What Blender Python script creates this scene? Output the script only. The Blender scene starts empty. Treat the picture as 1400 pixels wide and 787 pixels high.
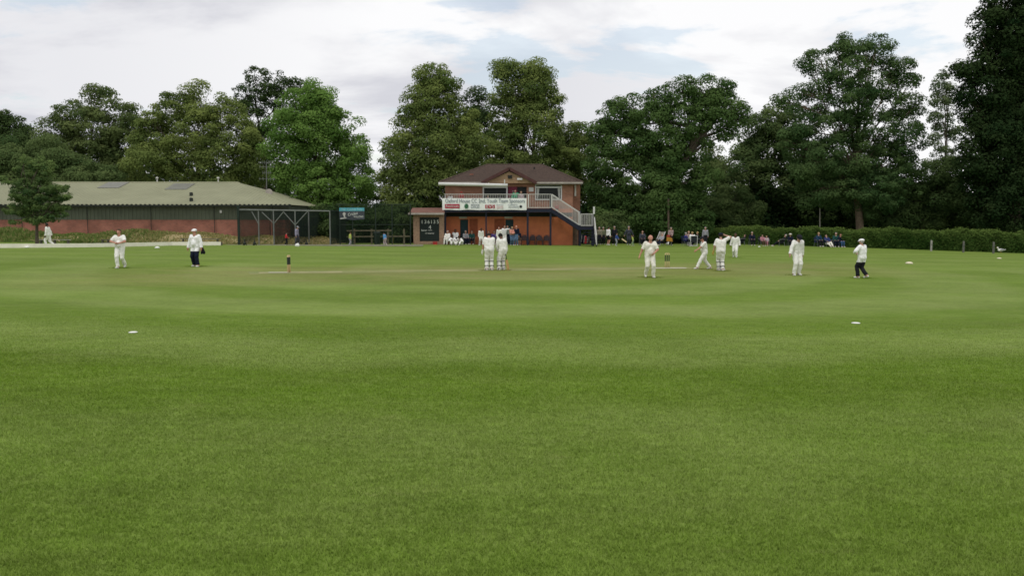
import bpy, bmesh, math, random
import numpy as np
from mathutils import Vector, Matrix

R = math.radians
random.seed(7)
rng = np.random.default_rng(11)
S = bpy.context.scene
COL = S.collection

# ------------------------------------------------------------------ camera
CAM_H, SLOPE, FPX = 2.3, 0.010, 1165.0
PITCH = math.atan((393.5 - 299.5) / FPX)
cam = bpy.data.cameras.new("camera")
cam.sensor_width = 36.0
cam.lens = 36.0 * FPX / 1400.0
cam.clip_end = 5000
cam.clip_start = 0.1
camo = bpy.data.objects.new("camera", cam)
COL.objects.link(camo)
camo.location = (0, 0, CAM_H)
camo.rotation_euler = (R(90) - PITCH, 0, 0)
S.camera = camo
CP, SP = math.cos(PITCH), math.sin(PITCH)


def ray(px, py):
    x, y = (px - 700.0) / FPX, (393.5 - py) / FPX
    return Vector((x, y * SP + CP, y * CP - SP))


def gz(x, y=0):
    return -SLOPE * x


def gp(px, py):
    d = ray(px, py)
    t = CAM_H / (-d.z - SLOPE * d.x)
    return Vector((d.x * t, d.y * t, CAM_H + d.z * t))


def at(px, py, Y):
    d = ray(px, py)
    t = Y / d.y
    return Vector((d.x * t, Y, CAM_H + d.z * t))


# ------------------------------------------------------------------ materials
MATS = {}


def mat(name, col, rough=0.8, var=0.15, scale=3.0, bump=0.0, bscale=40.0, metal=0.0, col2=None, spec=0.3):
    if name in MATS:
        return MATS[name]
    m = bpy.data.materials.new(name)
    m.use_nodes = True
    nt = m.node_tree
    N, L = nt.nodes, nt.links
    b = N["Principled BSDF"]
    b.inputs["Roughness"].default_value = rough
    b.inputs["Metallic"].default_value = metal
    b.inputs["Specular IOR Level"].default_value = spec
    tc = N.new("ShaderNodeTexCoord")
    nz = N.new("ShaderNodeTexNoise")
    nz.inputs["Scale"].default_value = scale
    nz.inputs["Detail"].default_value = 6
    nz.inputs["Roughness"].default_value = 0.65
    L.new(tc.outputs["Object"], nz.inputs["Vector"])
    mx = N.new("ShaderNodeMix")
    mx.data_type = "RGBA"
    c2 = col2 if col2 else tuple(c * (1 - 2 * var) for c in col)
    c1 = col if col2 else tuple(min(1, c * (1 + var)) for c in col)
    mx.inputs[6].default_value = (*c2, 1)
    mx.inputs[7].default_value = (*c1, 1)
    mr = N.new("ShaderNodeMapRange")
    mr.inputs[1].default_value = 0.3
    mr.inputs[2].default_value = 0.7
    L.new(nz.outputs["Fac"], mr.inputs[0])
    L.new(mr.outputs[0], mx.inputs[0])
    L.new(mx.outputs[2], b.inputs["Base Color"])
    if bump:
        nb = N.new("ShaderNodeTexNoise")
        nb.inputs["Scale"].default_value = bscale
        nb.inputs["Detail"].default_value = 4
        L.new(tc.outputs["Object"], nb.inputs["Vector"])
        bp = N.new("ShaderNodeBump")
        bp.inputs["Strength"].default_value = bump
        bp.inputs["Distance"].default_value = 0.03
        L.new(nb.outputs["Fac"], bp.inputs["Height"])
        L.new(bp.outputs[0], b.inputs["Normal"])
    MATS[name] = m
    return m


def brick_mat(name, c1, c2, mortar, ax=(1, 0, 1)):
    m = mat(name, c1, 0.9, 0.1)
    nt = m.node_tree
    N, L = nt.nodes, nt.links
    b = N["Principled BSDF"]
    tc = N.new("ShaderNodeTexCoord")
    sp = N.new("ShaderNodeSeparateXYZ")
    L.new(tc.outputs["Object"], sp.inputs[0])
    cb = N.new("ShaderNodeCombineXYZ")
    ad = N.new("ShaderNodeMath")
    L.new(sp.outputs[0], ad.inputs[0])
    L.new(sp.outputs[1], ad.inputs[1])
    L.new(ad.outputs[0], cb.inputs[0])
    L.new(sp.outputs[2], cb.inputs[1])
    br = N.new("ShaderNodeTexBrick")
    br.inputs["Scale"].default_value = 1.0
    br.inputs["Brick Width"].default_value = 0.225
    br.inputs["Row Height"].default_value = 0.075
    br.inputs["Mortar Size"].default_value = 0.006
    br.inputs["Color1"].default_value = (*c1, 1)
    br.inputs["Color2"].default_value = (*c2, 1)
    br.inputs["Mortar"].default_value = (*mortar, 1)
    L.new(cb.outputs[0], br.inputs["Vector"])
    nz = N.new("ShaderNodeTexNoise")
    nz.inputs["Scale"].default_value = 0.9
    nz.inputs["Detail"].default_value = 8
    L.new(tc.outputs["Object"], nz.inputs["Vector"])
    mr = N.new("ShaderNodeMapRange")
    mr.inputs[1].default_value = 0.3
    mr.inputs[2].default_value = 0.7
    mr.inputs[3].default_value = 0.7
    mr.inputs[4].default_value = 1.15
    L.new(nz.outputs["Fac"], mr.inputs[0])
    vm = N.new("ShaderNodeVectorMath")
    vm.operation = "SCALE"
    L.new(br.outputs["Color"], vm.inputs[0])
    L.new(mr.outputs[0], vm.inputs[3])
    L.new(vm.outputs[0], b.inputs["Base Color"])
    return m


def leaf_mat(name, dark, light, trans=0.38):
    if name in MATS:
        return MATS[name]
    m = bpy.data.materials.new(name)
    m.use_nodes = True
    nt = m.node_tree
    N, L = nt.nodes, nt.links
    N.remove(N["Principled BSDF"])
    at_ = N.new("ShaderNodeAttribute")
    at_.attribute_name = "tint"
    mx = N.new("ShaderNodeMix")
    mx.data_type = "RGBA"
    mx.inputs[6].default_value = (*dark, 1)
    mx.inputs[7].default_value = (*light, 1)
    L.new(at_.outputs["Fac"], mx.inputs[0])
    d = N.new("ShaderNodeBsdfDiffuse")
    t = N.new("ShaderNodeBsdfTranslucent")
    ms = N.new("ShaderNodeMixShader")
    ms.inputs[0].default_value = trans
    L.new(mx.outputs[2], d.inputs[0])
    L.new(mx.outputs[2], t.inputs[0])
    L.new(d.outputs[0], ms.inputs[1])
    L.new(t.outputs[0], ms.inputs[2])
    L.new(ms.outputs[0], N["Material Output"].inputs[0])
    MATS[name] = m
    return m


# ------------------------------------------------------------------ tagging
def tag(o, label=None, cat=None, group=None, kind=None):
    if label: o["label"] = label
    if cat: o["category"] = cat
    if group: o["group"] = group
    if kind: o["kind"] = kind
    return o


ORG = {}


def empty(name, loc, label, cat, group=None, rz=0.0, sc=1.0):
    o = bpy.data.objects.new(name, None)
    COL.objects.link(o)
    o.location = loc
    o.rotation_euler = (0, 0, rz)
    o.scale = (sc, sc, sc)
    o.empty_display_size = 0.2
    ORG[o.name] = Vector(loc)
    return tag(o, label, cat, group)


def link_mesh(name, me, parent=None):
    o = bpy.data.objects.new(name, me)
    COL.objects.link(o)
    if parent is not None:
        o.parent = parent
    return o


class MB:
    """collects shapes; build() links them as ONE mesh object"""
    def __init__(s):
        s.v, s.f = [], []

    def add(s, vs, fs):
        n = len(s.v)
        s.v += [tuple(v) for v in vs]
        s.f += [tuple(i + n for i in f) for f in fs]
        return s

    def box(s, a, b):
        (x0, y0, z0), (x1, y1, z1) = a, b
        if x0 > x1: x0, x1 = x1, x0
        if y0 > y1: y0, y1 = y1, y0
        if z0 > z1: z0, z1 = z1, z0
        vs = [(x, y, z) for x in (x0, x1) for y in (y0, y1) for z in (z0, z1)]
        return s.add(vs, [(0, 1, 3, 2), (4, 6, 7, 5), (0, 4, 5, 1), (2, 3, 7, 6), (0, 2, 6, 4), (1, 5, 7, 3)])

    def hexa(s, vs):   # 8 verts: bottom 4 (ccw), top 4
        return s.add(vs, [(3, 2, 1, 0), (4, 5, 6, 7), (0, 1, 5, 4), (1, 2, 6, 5), (2, 3, 7, 6), (3, 0, 4, 7)])

    def bar(s, p, q, w, h, up=(0, 0, 1)):
        p, q = Vector(p), Vector(q)
        d = (q - p).normalized()
        u = Vector(up)
        if abs(d.dot(u)) > 0.99: u = Vector((0, 1, 0))
        a = d.cross(u).normalized() * w / 2
        b = a.cross(d).normalized() * h / 2
        return s.hexa([p - a - b, p + a - b, q + a - b, q - a - b, p - a + b, p + a + b, q + a + b, q - a + b])

    def tube(s, pts, rs, n=8, cap=True):
        pts = [Vector(p) for p in pts]
        if not hasattr(rs, "__len__"): rs = [rs] * len(pts)
        rings = []
        pu = None
        for i, p in enumerate(pts):
            d = (pts[min(i + 1, len(pts) - 1)] - pts[max(i - 1, 0)])
            if d.length < 1e-9: d = Vector((0, 0, 1))
            d.normalize()
            u = pu if pu is not None else (Vector((1, 0, 0)) if abs(d.x) < 0.8 else Vector((0, 1, 0)))
            a = (u - d * u.dot(d)).normalized()
            pu = a
            b = d.cross(a)
            rings.append([p + (a * math.cos(t) + b * math.sin(t)) * rs[i] for t in [2 * math.pi * k / n for k in range(n)]])
        vs = [v for r in rings for v in r]
        fs = []
        for i in range(len(pts) - 1):
            for k in range(n):
                k2 = (k + 1) % n
                fs.append((i * n + k, i * n + k2, (i + 1) * n + k2, (i + 1) * n + k))
        if cap:
            fs.append(tuple(range(n))[::-1])
            fs.append(tuple((len(pts) - 1) * n + k for k in range(n)))
        return s.add(vs, fs)

    def capsule(s, p, q, r0, r1, n=10):
        p, q = Vector(p), Vector(q)
        d = q - p
        if d.length < 1e-6: d = Vector((0, 0, 1e-4))
        e = d.normalized()
        pts, rs = [], []
        for a in (88, 65, 40, 20):
            pts.append(p - e * r0 * math.sin(R(a))); rs.append(r0 * math.cos(R(a)))
        pts += [p, q]; rs += [r0, r1]
        for a in (20, 40, 65, 88):
            pts.append(q + e * r1 * math.sin(R(a))); rs.append(r1 * math.cos(R(a)))
        return s.tube(pts, rs, n)

    def ball(s, c, r, n=12, sq=(1, 1, 1)):
        c = Vector(c)
        vs, fs = [], []
        m = max(4, n // 2)
        vs.append(c + Vector((0, 0, -r * sq[2])))
        for i in range(1, m):
            a = math.pi * i / m
            for k in range(n):
                t = 2 * math.pi * k / n
                vs.append(c + Vector((r * math.sin(a) * math.cos(t) * sq[0], r * math.sin(a) * math.sin(t) * sq[1], -r * math.cos(a) * sq[2])))
        vs.append(c + Vector((0, 0, r * sq[2])))
        for k in range(n):
            fs.append((0, 1 + (k + 1) % n, 1 + k))
        for i in range(m - 2):
            for k in range(n):
                k2 = (k + 1) % n
                fs.append((1 + i * n + k, 1 + i * n + k2, 1 + (i + 1) * n + k2, 1 + (i + 1) * n + k))
        t = len(vs) - 1
        for k in range(n):
            fs.append((t, 1 + (m - 2) * n + k, 1 + (m - 2) * n + (k + 1) % n))
        return s.add(vs, fs)

    def build(s, name, m, parent=None, origin=None, local=False, smooth=False):
        me = bpy.data.meshes.new(name)
        if local: off = Vector((0, 0, 0))
        elif parent is not None: off = ORG[parent.name]
        else: off = Vector(origin) if origin is not None else Vector((0, 0, 0))
        me.from_pydata([tuple(Vector(v) - off) for v in s.v], [], s.f)
        me.materials.append(m)
        if smooth:
            me.polygons.foreach_set("use_smooth", [True] * len(me.polygons))
        me.update()
        o = link_mesh(name, me, parent)
        if parent is None: o.location = off
        ORG[o.name] = off
        return o


def text_mesh(name, txt, size, m, parent, loc, shear=0.0, width=None, rot=(math.pi / 2, 0, 0), extr=0.004):
    cu = bpy.data.curves.new(name, "FONT")
    cu.body = txt
    cu.size = size
    cu.extrude = extr
    cu.shear = shear
    cu.align_x = "CENTER"
    cu.align_y = "CENTER"
    cu.resolution_u = 3
    t = bpy.data.objects.new("tmp", cu)
    COL.objects.link(t)
    dg = bpy.context.evaluated_depsgraph_get()
    me = bpy.data.meshes.new_from_object(t.evaluated_get(dg))
    bpy.data.objects.remove(t)
    bpy.data.curves.remove(cu)
    me.name = name
    co = np.empty(len(me.vertices) * 3)
    me.vertices.foreach_get("co", co)
    co = co.reshape(-1, 3)
    if width:
        w = co[:, 0].max() - co[:, 0].min()
        co[:, 0] *= width / w
    rm = np.array(Matrix.Rotation(rot[2], 3, "Z") @ Matrix.Rotation(rot[1], 3, "Y") @ Matrix.Rotation(rot[0], 3, "X"))
    co = co @ rm.T + np.array(Vector(loc) - ORG[parent.name])
    me.vertices.foreach_set("co", co.ravel())
    me.materials.clear()
    me.materials.append(m)
    me.update()
    o = link_mesh(name, me, parent)
    ORG[o.name] = ORG[parent.name]
    return o


def quad_mesh(name, V, n, m, tint=None, parent=None, loc=(0, 0, 0), k=4):
    """V: (n*k,3) array of n separate k-gons"""
    me = bpy.data.meshes.new(name)
    me.vertices.add(n * k)
    me.vertices.foreach_set("co", np.ascontiguousarray(V, dtype=np.float32).ravel())
    me.loops.add(n * k)
    me.loops.foreach_set("vertex_index", np.arange(n * k, dtype=np.int32))
    me.polygons.add(n)
    me.polygons.foreach_set("loop_start", np.arange(0, n * k, k, dtype=np.int32))
    me.update(calc_edges=True)
    if tint is not None:
        a = me.attributes.new("tint", "FLOAT", "FACE")
        a.data.foreach_set("value", tint.astype(np.float32))
    me.materials.append(m)
    o = link_mesh(name, me, parent)
    if parent is None: o.location = loc
    return o


def unit(a):
    return a / np.maximum(1e-9, np.linalg.norm(a, axis=1, keepdims=True))


def leaves(c, nrm, size, r=rng, asp=0.62):
    """diamond leaf-clump faces at centres c, facing nrm"""
    n = len(c)
    t = unit(np.cross(nrm, unit(r.normal(size=(n, 3)))))
    b = np.cross(nrm, t)
    s = size[:, None] * 0.5
    V = np.empty((n, 4, 3))
    V[:, 0] = c + t * s
    V[:, 1] = c + b * s * asp + nrm * s * 0.12
    V[:, 2] = c - t * s
    V[:, 3] = c - b * s * asp + nrm * s * 0.12
    return V.reshape(-1, 3)


# ------------------------------------------------------------------ world and sun
SUN_EL, SUN_AZ = R(62), R(-140)      # azimuth from +Y, clockwise positive
w = bpy.data.worlds.new("World")
S.world = w
w.use_nodes = True
nt = w.node_tree
N, L = nt.nodes, nt.links
bg = N["Background"]
sky = N.new("ShaderNodeTexSky")
sky.sky_type = "NISHITA"
sky.sun_disc = False
sky.sun_elevation = SUN_EL
sky.sun_rotation = SUN_AZ
sky.air_density = 1.3
sky.dust_density = 1.0
L.new(sky.outputs[0], bg.inputs[0])
bg.inputs[1].default_value = 0.15
tc = N.new("ShaderNodeTexCoord")
sp = N.new("ShaderNodeSeparateXYZ")
L.new(tc.outputs["Generated"], sp.inputs[0])


def mth(op, a, b=None, c=None, NN=N, LL=L):
    n = NN.new("ShaderNodeMath")
    n.operation = op
    for i, v in enumerate((a, b, c)):
        if v is None: continue
        if isinstance(v, (int, float)): n.inputs[i].default_value = v
        else: LL.new(v, n.inputs[i])
    return n.outputs[0]


zz = mth("ADD", mth("MAXIMUM", sp.outputs[2], 0.0), 0.16)
cb = N.new("ShaderNodeCombineXYZ")
L.new(mth("DIVIDE", sp.outputs[0], zz), cb.inputs[0])
L.new(mth("DIVIDE", sp.outputs[1], zz), cb.inputs[1])


def wnoise(scale, detail, rough, off, lo, hi, dist=0.0):
    mp = N.new("ShaderNodeMapping")
    mp.inputs["Location"].default_value = off
    mp.inputs["Scale"].default_value = (1.0, 1.3, 1)
    L.new(cb.outputs[0], mp.inputs[0])
    n = N.new("ShaderNodeTexNoise")
    n.inputs["Scale"].default_value = scale
    n.inputs["Detail"].default_value = detail
    n.inputs["Roughness"].default_value = rough
    n.inputs["Distortion"].default_value = dist
    L.new(mp.outputs[0], n.inputs["Vector"])
    mr = N.new("ShaderNodeMapRange")
    mr.interpolation_type = "SMOOTHSTEP"
    mr.inputs[1].default_value = lo
    mr.inputs[2].default_value = hi
    L.new(n.outputs["Fac"], mr.inputs[0])
    return mr.outputs[0]


shade = wnoise(0.75, 9, 0.55, (3.1, 0.4, 0), 0.38, 0.58, 0.25)      # grey underside / white
left = N.new("ShaderNodeMapRange")                               # greyer toward the left of the view
left.inputs[1].default_value = -0.45
left.inputs[2].default_value = 0.15
left.inputs[3].default_value = -0.50
left.inputs[4].default_value = 0.5
L.new(sp.outputs[0], left.inputs[0])
sh = mth("ADD", shade, left.outputs[0])
cl = N.new("ShaderNodeClamp")
L.new(sh, cl.inputs[0])
cc = N.new("ShaderNodeMix")
cc.data_type = "RGBA"
cc.inputs[6].default_value = (0.66, 0.665, 0.72, 1)
cc.inputs[7].default_value = (0.985, 0.985, 0.995, 1)
L.new(cl.outputs[0], cc.inputs[0])
bg2 = N.new("ShaderNodeBackground")
bg2.inputs[1].default_value = 1.0
L.new(cc.outputs[2], bg2.inputs[0])
cover = wnoise(1.1, 8, 0.6, (7.7, 2.2, 0), 0.30, 0.44, 0.3)
ms = N.new("ShaderNodeMixShader")
L.new(mth("MAXIMUM", cover, 0.58), ms.inputs[0])
L.new(bg.outputs[0], ms.inputs[1])
L.new(bg2.outputs[0], ms.inputs[2])
L.new(ms.outputs[0], N["World Output"].inputs[0])

sl = bpy.data.lights.new("sun", "SUN")
sl.energy = 1.3
sl.angle = R(12)
sl.color = (1.0, 0.955, 0.89)
so = bpy.data.objects.new("sun", sl)
COL.objects.link(so)
sd = Vector((math.sin(SUN_AZ) * math.cos(SUN_EL), math.cos(SUN_AZ) * math.cos(SUN_EL), math.sin(SUN_EL)))
so.rotation_euler = sd.to_track_quat("Z", "Y").to_euler()
so.location = sd * 60

S.view_settings.view_transform = "Standard"
S.view_settings.look = "None"
S.view_settings.exposure = 0
S.cycles.max_bounces = 6
S.cycles.transparent_max_bounces = 8
S.cycles.use_denoising = True
S.cycles.pixel_filter_type = 'BLACKMAN_HARRIS'
S.cycles.filter_width = 1.6
# ------------------------------------------------------------------ turf
def turf_nodes(m):
    """world-space turf colour shared by the ground sheet and the grass blades"""
    nt = m.node_tree
    N, L = nt.nodes, nt.links
    geo = N.new("ShaderNodeNewGeometry")
    sp = N.new("ShaderNodeSeparateXYZ")
    L.new(geo.outputs["Position"], sp.inputs[0])
    mt = lambda op, a, b=None, c=None: mth(op, a, b, c, N, L)

    def noise(scale, detail=5, rough=0.6, vec=None, sc=(1, 1, 1)):
        mp = N.new("ShaderNodeMapping")
        mp.inputs["Scale"].default_value = sc
        L.new(vec or geo.outputs["Position"], mp.inputs[0])
        n = N.new("ShaderNodeTexNoise")
        n.inputs["Scale"].default_value = scale
        n.inputs["Detail"].default_value = detail
        n.inputs["Roughness"].default_value = rough
        L.new(mp.outputs[0], n.inputs["Vector"])
        return n.outputs["Fac"]

    def mr(v, a, b, c=0.0, d=1.0, smooth=True):
        n = N.new("ShaderNodeMapRange")
        if smooth: n.interpolation_type = "SMOOTHSTEP"
        for i, q in enumerate((a, b, c, d)): n.inputs[i + 1].default_value = q
        L.new(v, n.inputs[0])
        return n.outputs[0]

    def mix(f, a, b):
        n = N.new("ShaderNodeMix")
        n.data_type = "RGBA"
        if isinstance(f, float): n.inputs[0].default_value = f
        else: L.new(f, n.inputs[0])
        for i, q in ((6, a), (7, b)):
            if isinstance(q, tuple): n.inputs[i].default_value = (*q, 1)
            else: L.new(q, n.inputs[i])
        return n.outputs[2]

    # mowing rings round the square
    dx = mt("ADD", sp.outputs[0], 0.5)
    dy = mt("SUBTRACT", sp.outputs[1], 39.0)
    rr = mt("SQRT", mt("ADD", mt("MULTIPLY", mt("MULTIPLY", dx, dx), 0.85), mt("MULTIPLY", dy, dy)))
    rr = mt("ADD", rr, mt("MULTIPLY", noise(0.07, 3), 6.0))
    band = mt("SINE", mt("MULTIPLY", rr, 2 * math.pi / 6.4))
    band = mr(band, -0.7, 0.7, 0.0, 1.0)
    # straight narrow stripes on the far outfield and the square
    b2 = mt("SINE", mt("MULTIPLY", mt("ADD", mt("ADD", sp.outputs[1], mt("MULTIPLY", sp.outputs[0], 0.06)), mt("MULTIPLY", noise(0.12, 4), 7.0)), 2 * math.pi / 5.2))
    b2 = mr(b2, -1.0, 1.0, 0.3, 0.7)
    far = mr(sp.outputs[1], 38.0, 46.0)
    near = mr(sp.outputs[1], 6.0, 13.0)
    bb = mt("ADD", mt("MULTIPLY", band, mt("SUBTRACT", 1.0, far)), mt("MULTIPLY", b2, far))
    bb = mt("ADD", mt("MULTIPLY", mt("SUBTRACT", bb, 0.5), mt("ADD", mt("MULTIPLY", near, 0.75), 0.35)), 0.5)
    patch = mr(noise(0.35, 7, 0.62), 0.3, 0.7)
    patch2 = mr(noise(1.3, 8, 0.72, sc=(0.7, 1.0, 1)), 0.3, 0.72)
    col = mix(bb, (0.114, 0.180, 0.020), (0.184, 0.240, 0.062))
    col = mix(mt("MULTIPLY", patch, 0.6), col, (0.106, 0.180, 0.017))
    col = mix(mt("MULTIPLY", patch2, 0.6), col, (0.158, 0.215, 0.045))
    dry = mr(noise(0.8, 9, 0.75, sc=(0.6, 1.2, 1)), 0.58, 0.80)
    col = mix(mt("MULTIPLY", dry, 0.6), col, (0.26, 0.25, 0.11))
    # worn, olive square round the pitch
    sqx = mr(mt("ABSOLUTE", mt("ADD", sp.outputs[0], -1.0)), 13.0, 21.0, 1.0, 0.0)
    sqy = mr(mt("ABSOLUTE", mt("SUBTRACT", mt("SUBTRACT", sp.outputs[1], 37.5), mt("MULTIPLY", sp.outputs[0], 0.33))), 3.0, 8.0, 1.0, 0.0)
    sq = mt("MULTIPLY", mt("MULTIPLY", sqx, sqy), mr(noise(0.7, 6, 0.6, sc=(0.35, 1.5, 1)), 0.30, 0.62, 0.25, 1.0))
    col = mix(mt("MULTIPLY", sq, 0.50), col, (0.235, 0.205, 0.085))
    dk = mr(noise(2.6, 7, 0.75, sc=(0.7, 1.1, 1)), 0.56, 0.78)
    col = mix(mt("MULTIPLY", dk, 0.6), col, (0.078, 0.130, 0.014))
    # grain
    gr = mr(noise(60.0, 2, 0.7, sc=(1, 0.8, 1)), 0.25, 0.75, 0.80, 1.20, False)
    gr2 = mr(noise(9.0, 4, 0.7, sc=(1, 0.8, 1)), 0.25, 0.75, 0.85, 1.15, False)
    vm = N.new("ShaderNodeVectorMath")
    vm.operation = "SCALE"
    L.new(col, vm.inputs[0])
    st = mr(noise(5.0, 6, 0.75, sc=(0.35, 1.6, 1)), 0.28, 0.72, 0.82, 1.18, False)
    st2 = mr(noise(0.22, 5, 0.6, sc=(0.5, 1.5, 1)), 0.3, 0.7, 0.88, 1.12, False)
    L.new(mt("MULTIPLY", mt("MULTIPLY", gr, gr2), mt("MULTIPLY", st, st2)), vm.inputs[3])
    return vm.outputs[0], N, L, mix


m_turf = bpy.data.materials.new("turf")
m_turf.use_nodes = True
c, N, L, mix = turf_nodes(m_turf)
b = N["Principled BSDF"]
b.inputs["Roughness"].default_value = 0.95
b.inputs["Specular IOR Level"].default_value = 0.1
L.new(c, b.inputs["Base Color"])
nb = N.new("ShaderNodeTexNoise")
nb.inputs["Scale"].default_value = 30
nb.inputs["Detail"].default_value = 5
geo = N.new("ShaderNodeNewGeometry")
L.new(geo.outputs["Position"], nb.inputs["Vector"])
bp = N.new("ShaderNodeBump")
bp.inputs["Strength"].default_value = 0.6
bp.inputs["Distance"].default_value = 0.02
L.new(nb.outputs["Fac"], bp.inputs["Height"])
L.new(bp.outputs[0], b.inputs["Normal"])

me = bpy.data.meshes.new("ground")
xs = [-2500, -400, -150, -60, 60, 150, 400, 2500]
ys = [-60, 0, 60, 150, 400, 4000]
vs = [(x, y, -SLOPE * max(-150, min(150, x))) for y in ys for x in xs]
nx = len(xs)
me.from_pydata(vs, [], [(j * nx + i, j * nx + i + 1, (j + 1) * nx + i + 1, (j + 1) * nx + i) for j in range(len(ys) - 1) for i in range(nx - 1)])
me.materials.append(m_turf)
tag(link_mesh("ground", me), kind="structure")

# near grass blades, one mass nobody could count
m_blade = bpy.data.materials.new("grass_blades")
m_blade.use_nodes = True
c, N, L, mix = turf_nodes(m_blade)
N.remove(N["Principled BSDF"])
a = N.new("ShaderNodeAttribute")
a.attribute_name = "tint"
vm = N.new("ShaderNodeVectorMath")
vm.operation = "SCALE"
L.new(c, vm.inputs[0])
L.new(a.outputs["Fac"], vm.inputs[3])
d = N.new("ShaderNodeBsdfDiffuse")
t = N.new("ShaderNodeBsdfTranslucent")
ms = N.new("ShaderNodeMixShader")
ms.inputs[0].default_value = 0.35
L.new(vm.outputs[0], d.inputs[0]); L.new(vm.outputs[0], t.inputs[0])
L.new(d.outputs[0], ms.inputs[1]); L.new(t.outputs[0], ms.inputs[2])
L.new(ms.outputs[0], N["Material Output"].inputs[0])

NB = 760000
yy = 4.0 + 17.0 * rng.random(NB) ** 1.35
xx = (rng.random(NB) * 2 - 1) * (0.63 * yy + 1.6)
clump = np.sin(xx * 3.1 + np.sin(yy * 2.3) * 2) * np.sin(yy * 4.7 + np.sin(xx * 1.9) * 2)
FEET = [(888, 379), (165, 366), (268, 364), (669, 369.6), (686, 369.4), (963, 368), (985, 370), (1005, 352), (1089, 376), (1178, 380), (67, 338)]
NFB = 1300
for i_, f_ in enumerate(FEET):  # extra blades added round the feet, darkening the turf like contact shadows
    q_ = gp(*f_)
    xx[i_ * NFB:(i_ + 1) * NFB] = q_.x + rng.normal(0, .20, NFB)
    yy[i_ * NFB:(i_ + 1) * NFB] = q_.y + rng.normal(0, .20, NFB)
hgt = (0.019 + 0.013 * rng.random(NB) + 0.003 * clump) * np.where(np.arange(NB) < NFB * len(FEET), 1.1, np.clip((21.5 - yy) / 9.0, 0.15, 1))
wid = 0.0022 + 0.0026 * rng.random(NB) + 0.00010 * yy
an = rng.random(NB) * math.pi
lx = rng.normal(0, 0.45, NB) * hgt
ly = rng.normal(0, 0.45, NB) * hgt
V = np.empty((NB, 3, 3))
z0 = -SLOPE * xx
V[:, 0] = np.stack([xx - np.cos(an) * wid, yy - np.sin(an) * wid, z0], 1)
V[:, 1] = np.stack([xx + np.cos(an) * wid, yy + np.sin(an) * wid, z0], 1)
V[:, 2] = np.stack([xx + lx, yy + ly, z0 + hgt], 1)
tn = 1.48 + 0.20 * rng.normal(size=NB).clip(-1.6, 1.8)
tn[rng.random(NB) < 0.004] = 2.2
g = quad_mesh("grass", V.reshape(-1, 3), NB, m_blade, tn, k=3)
tag(g, "short mown green grass blades of the near outfield", "grass", kind="stuff")

# ------------------------------------------------------------------ pitch, creases
A_, B_ = gp(395, 372.4), gp(912, 366.2)        # the two wickets
dirp = (B_ - A_); dirp.z = 0; dirp.normalize()
nrm = Vector((-dirp.y, dirp.x, 0))


def sheet(mb, a, b, w, h, n=1):
    for i in range(n):
        p, q = a.lerp(b, i / n), a.lerp(b, (i + 1) / n)
        vs = []
        for u in (p - nrm * w / 2, q - nrm * w / 2, q + nrm * w / 2, p + nrm * w / 2):
            vs.append((u.x, u.y, gz(u.x) + h))
        mb.add(vs, [(0, 1, 2, 3)])


m_pitch = mat("worn_pitch_soil", (0.27, 0.255, 0.10), 0.95, col2=(0.15, 0.19, 0.05), scale=.7)
mb = MB()
sheet(mb, A_ - dirp * 1.6, B_ + dirp * 1.4, 1.7, 0.004)
tag(mb.build("pitch_strip", m_pitch), kind="structure")
m_worn = mat("worn_crease_soil", (0.42, 0.37, 0.20), 0.95, col2=(0.22, 0.23, 0.09), scale=2.0)
mb = MB()
sheet(mb, A_ - dirp * 1.2, A_ + dirp * 2.2, 0.55, 0.008)
tag(mb.build("worn_ground", m_worn), kind="structure")
m_line = mat("white_line_paint", (0.74, 0.72, 0.64), 0.9, 0.1, 6)
mb = MB()
a_, b_ = gp(897, 366.9), gp(939, 366.9)
mb.add([(v.x, v.y, gz(v.x) + 0.017) for v in (a_, b_, b_ + Vector((0, .32, 0)), a_ + Vector((0, .32, 0)))], [(0, 1, 2, 3)])
a_, b_ = gp(366, 372.9), gp(394, 372.9)
mb.add([(v.x, v.y, gz(v.x) + 0.017) for v in (a_, b_, b_ + Vector((0, .2, 0)), a_ + Vector((0, .2, 0)))], [(0, 1, 2, 3)])
tag(mb.build("crease_line", m_line), kind="structure")

# wickets
m_wood = mat("pale_ash_wood", (0.62, 0.47, 0.25), 0.6, 0.12, 8)
m_sleeve = mat("dark_stump_sleeve", (0.035, 0.045, 0.035), 0.6)


def wicket(loc, ang, label, spread):
    root = empty("wicket", loc, label, "wicket", "wickets at the two ends of the pitch", rz=ang)
    for k in (-1, 0, 1):
        mb = MB().tube([(k * spread, 0, -0.02), (k * spread, 0, 0.70), (k * spread, 0, 0.712)], [0.025, 0.025, 0.014], 10)
        st = mb.build("stump", m_wood, root, local=True, smooth=True)
        mb = MB().tube([(k * spread, 0, 0.33), (k * spread, 0, 0.64)], 0.028, 10)
        mb.build("sleeve", m_sleeve, st, local=True)
    for k in (-0.5, 0.5):
        MB().tube([(k * spread - 0.05, 0, 0.72), (k * spread - .02, 0, 0.72), (k * spread + .02, 0, 0.722), (k * spread + 0.05, 0, 0.72)], [0.006, 0.012, 0.012, 0.006], 8).build("bail", m_wood, root, local=True)


wicket(A_, R(78), "wicket at the left end of the pitch, stumps lined up in one narrow post", 0.095)
wicket(B_, R(8), "wicket at the right end of the pitch, three separate stumps seen face on", 0.095)

# boundary and fielding markers
m_mark = mat("white_rubber_marker", (0.78, 0.78, 0.74), 0.6, 0.05)
m_cream = mat("cream_rubber_marker", (0.72, 0.66, 0.48), 0.6, 0.08)
m_bagw = mat("white_plastic_bag", (0.80, 0.80, 0.78), 0.5, 0.06, bump=0.4, bscale=15)


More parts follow.
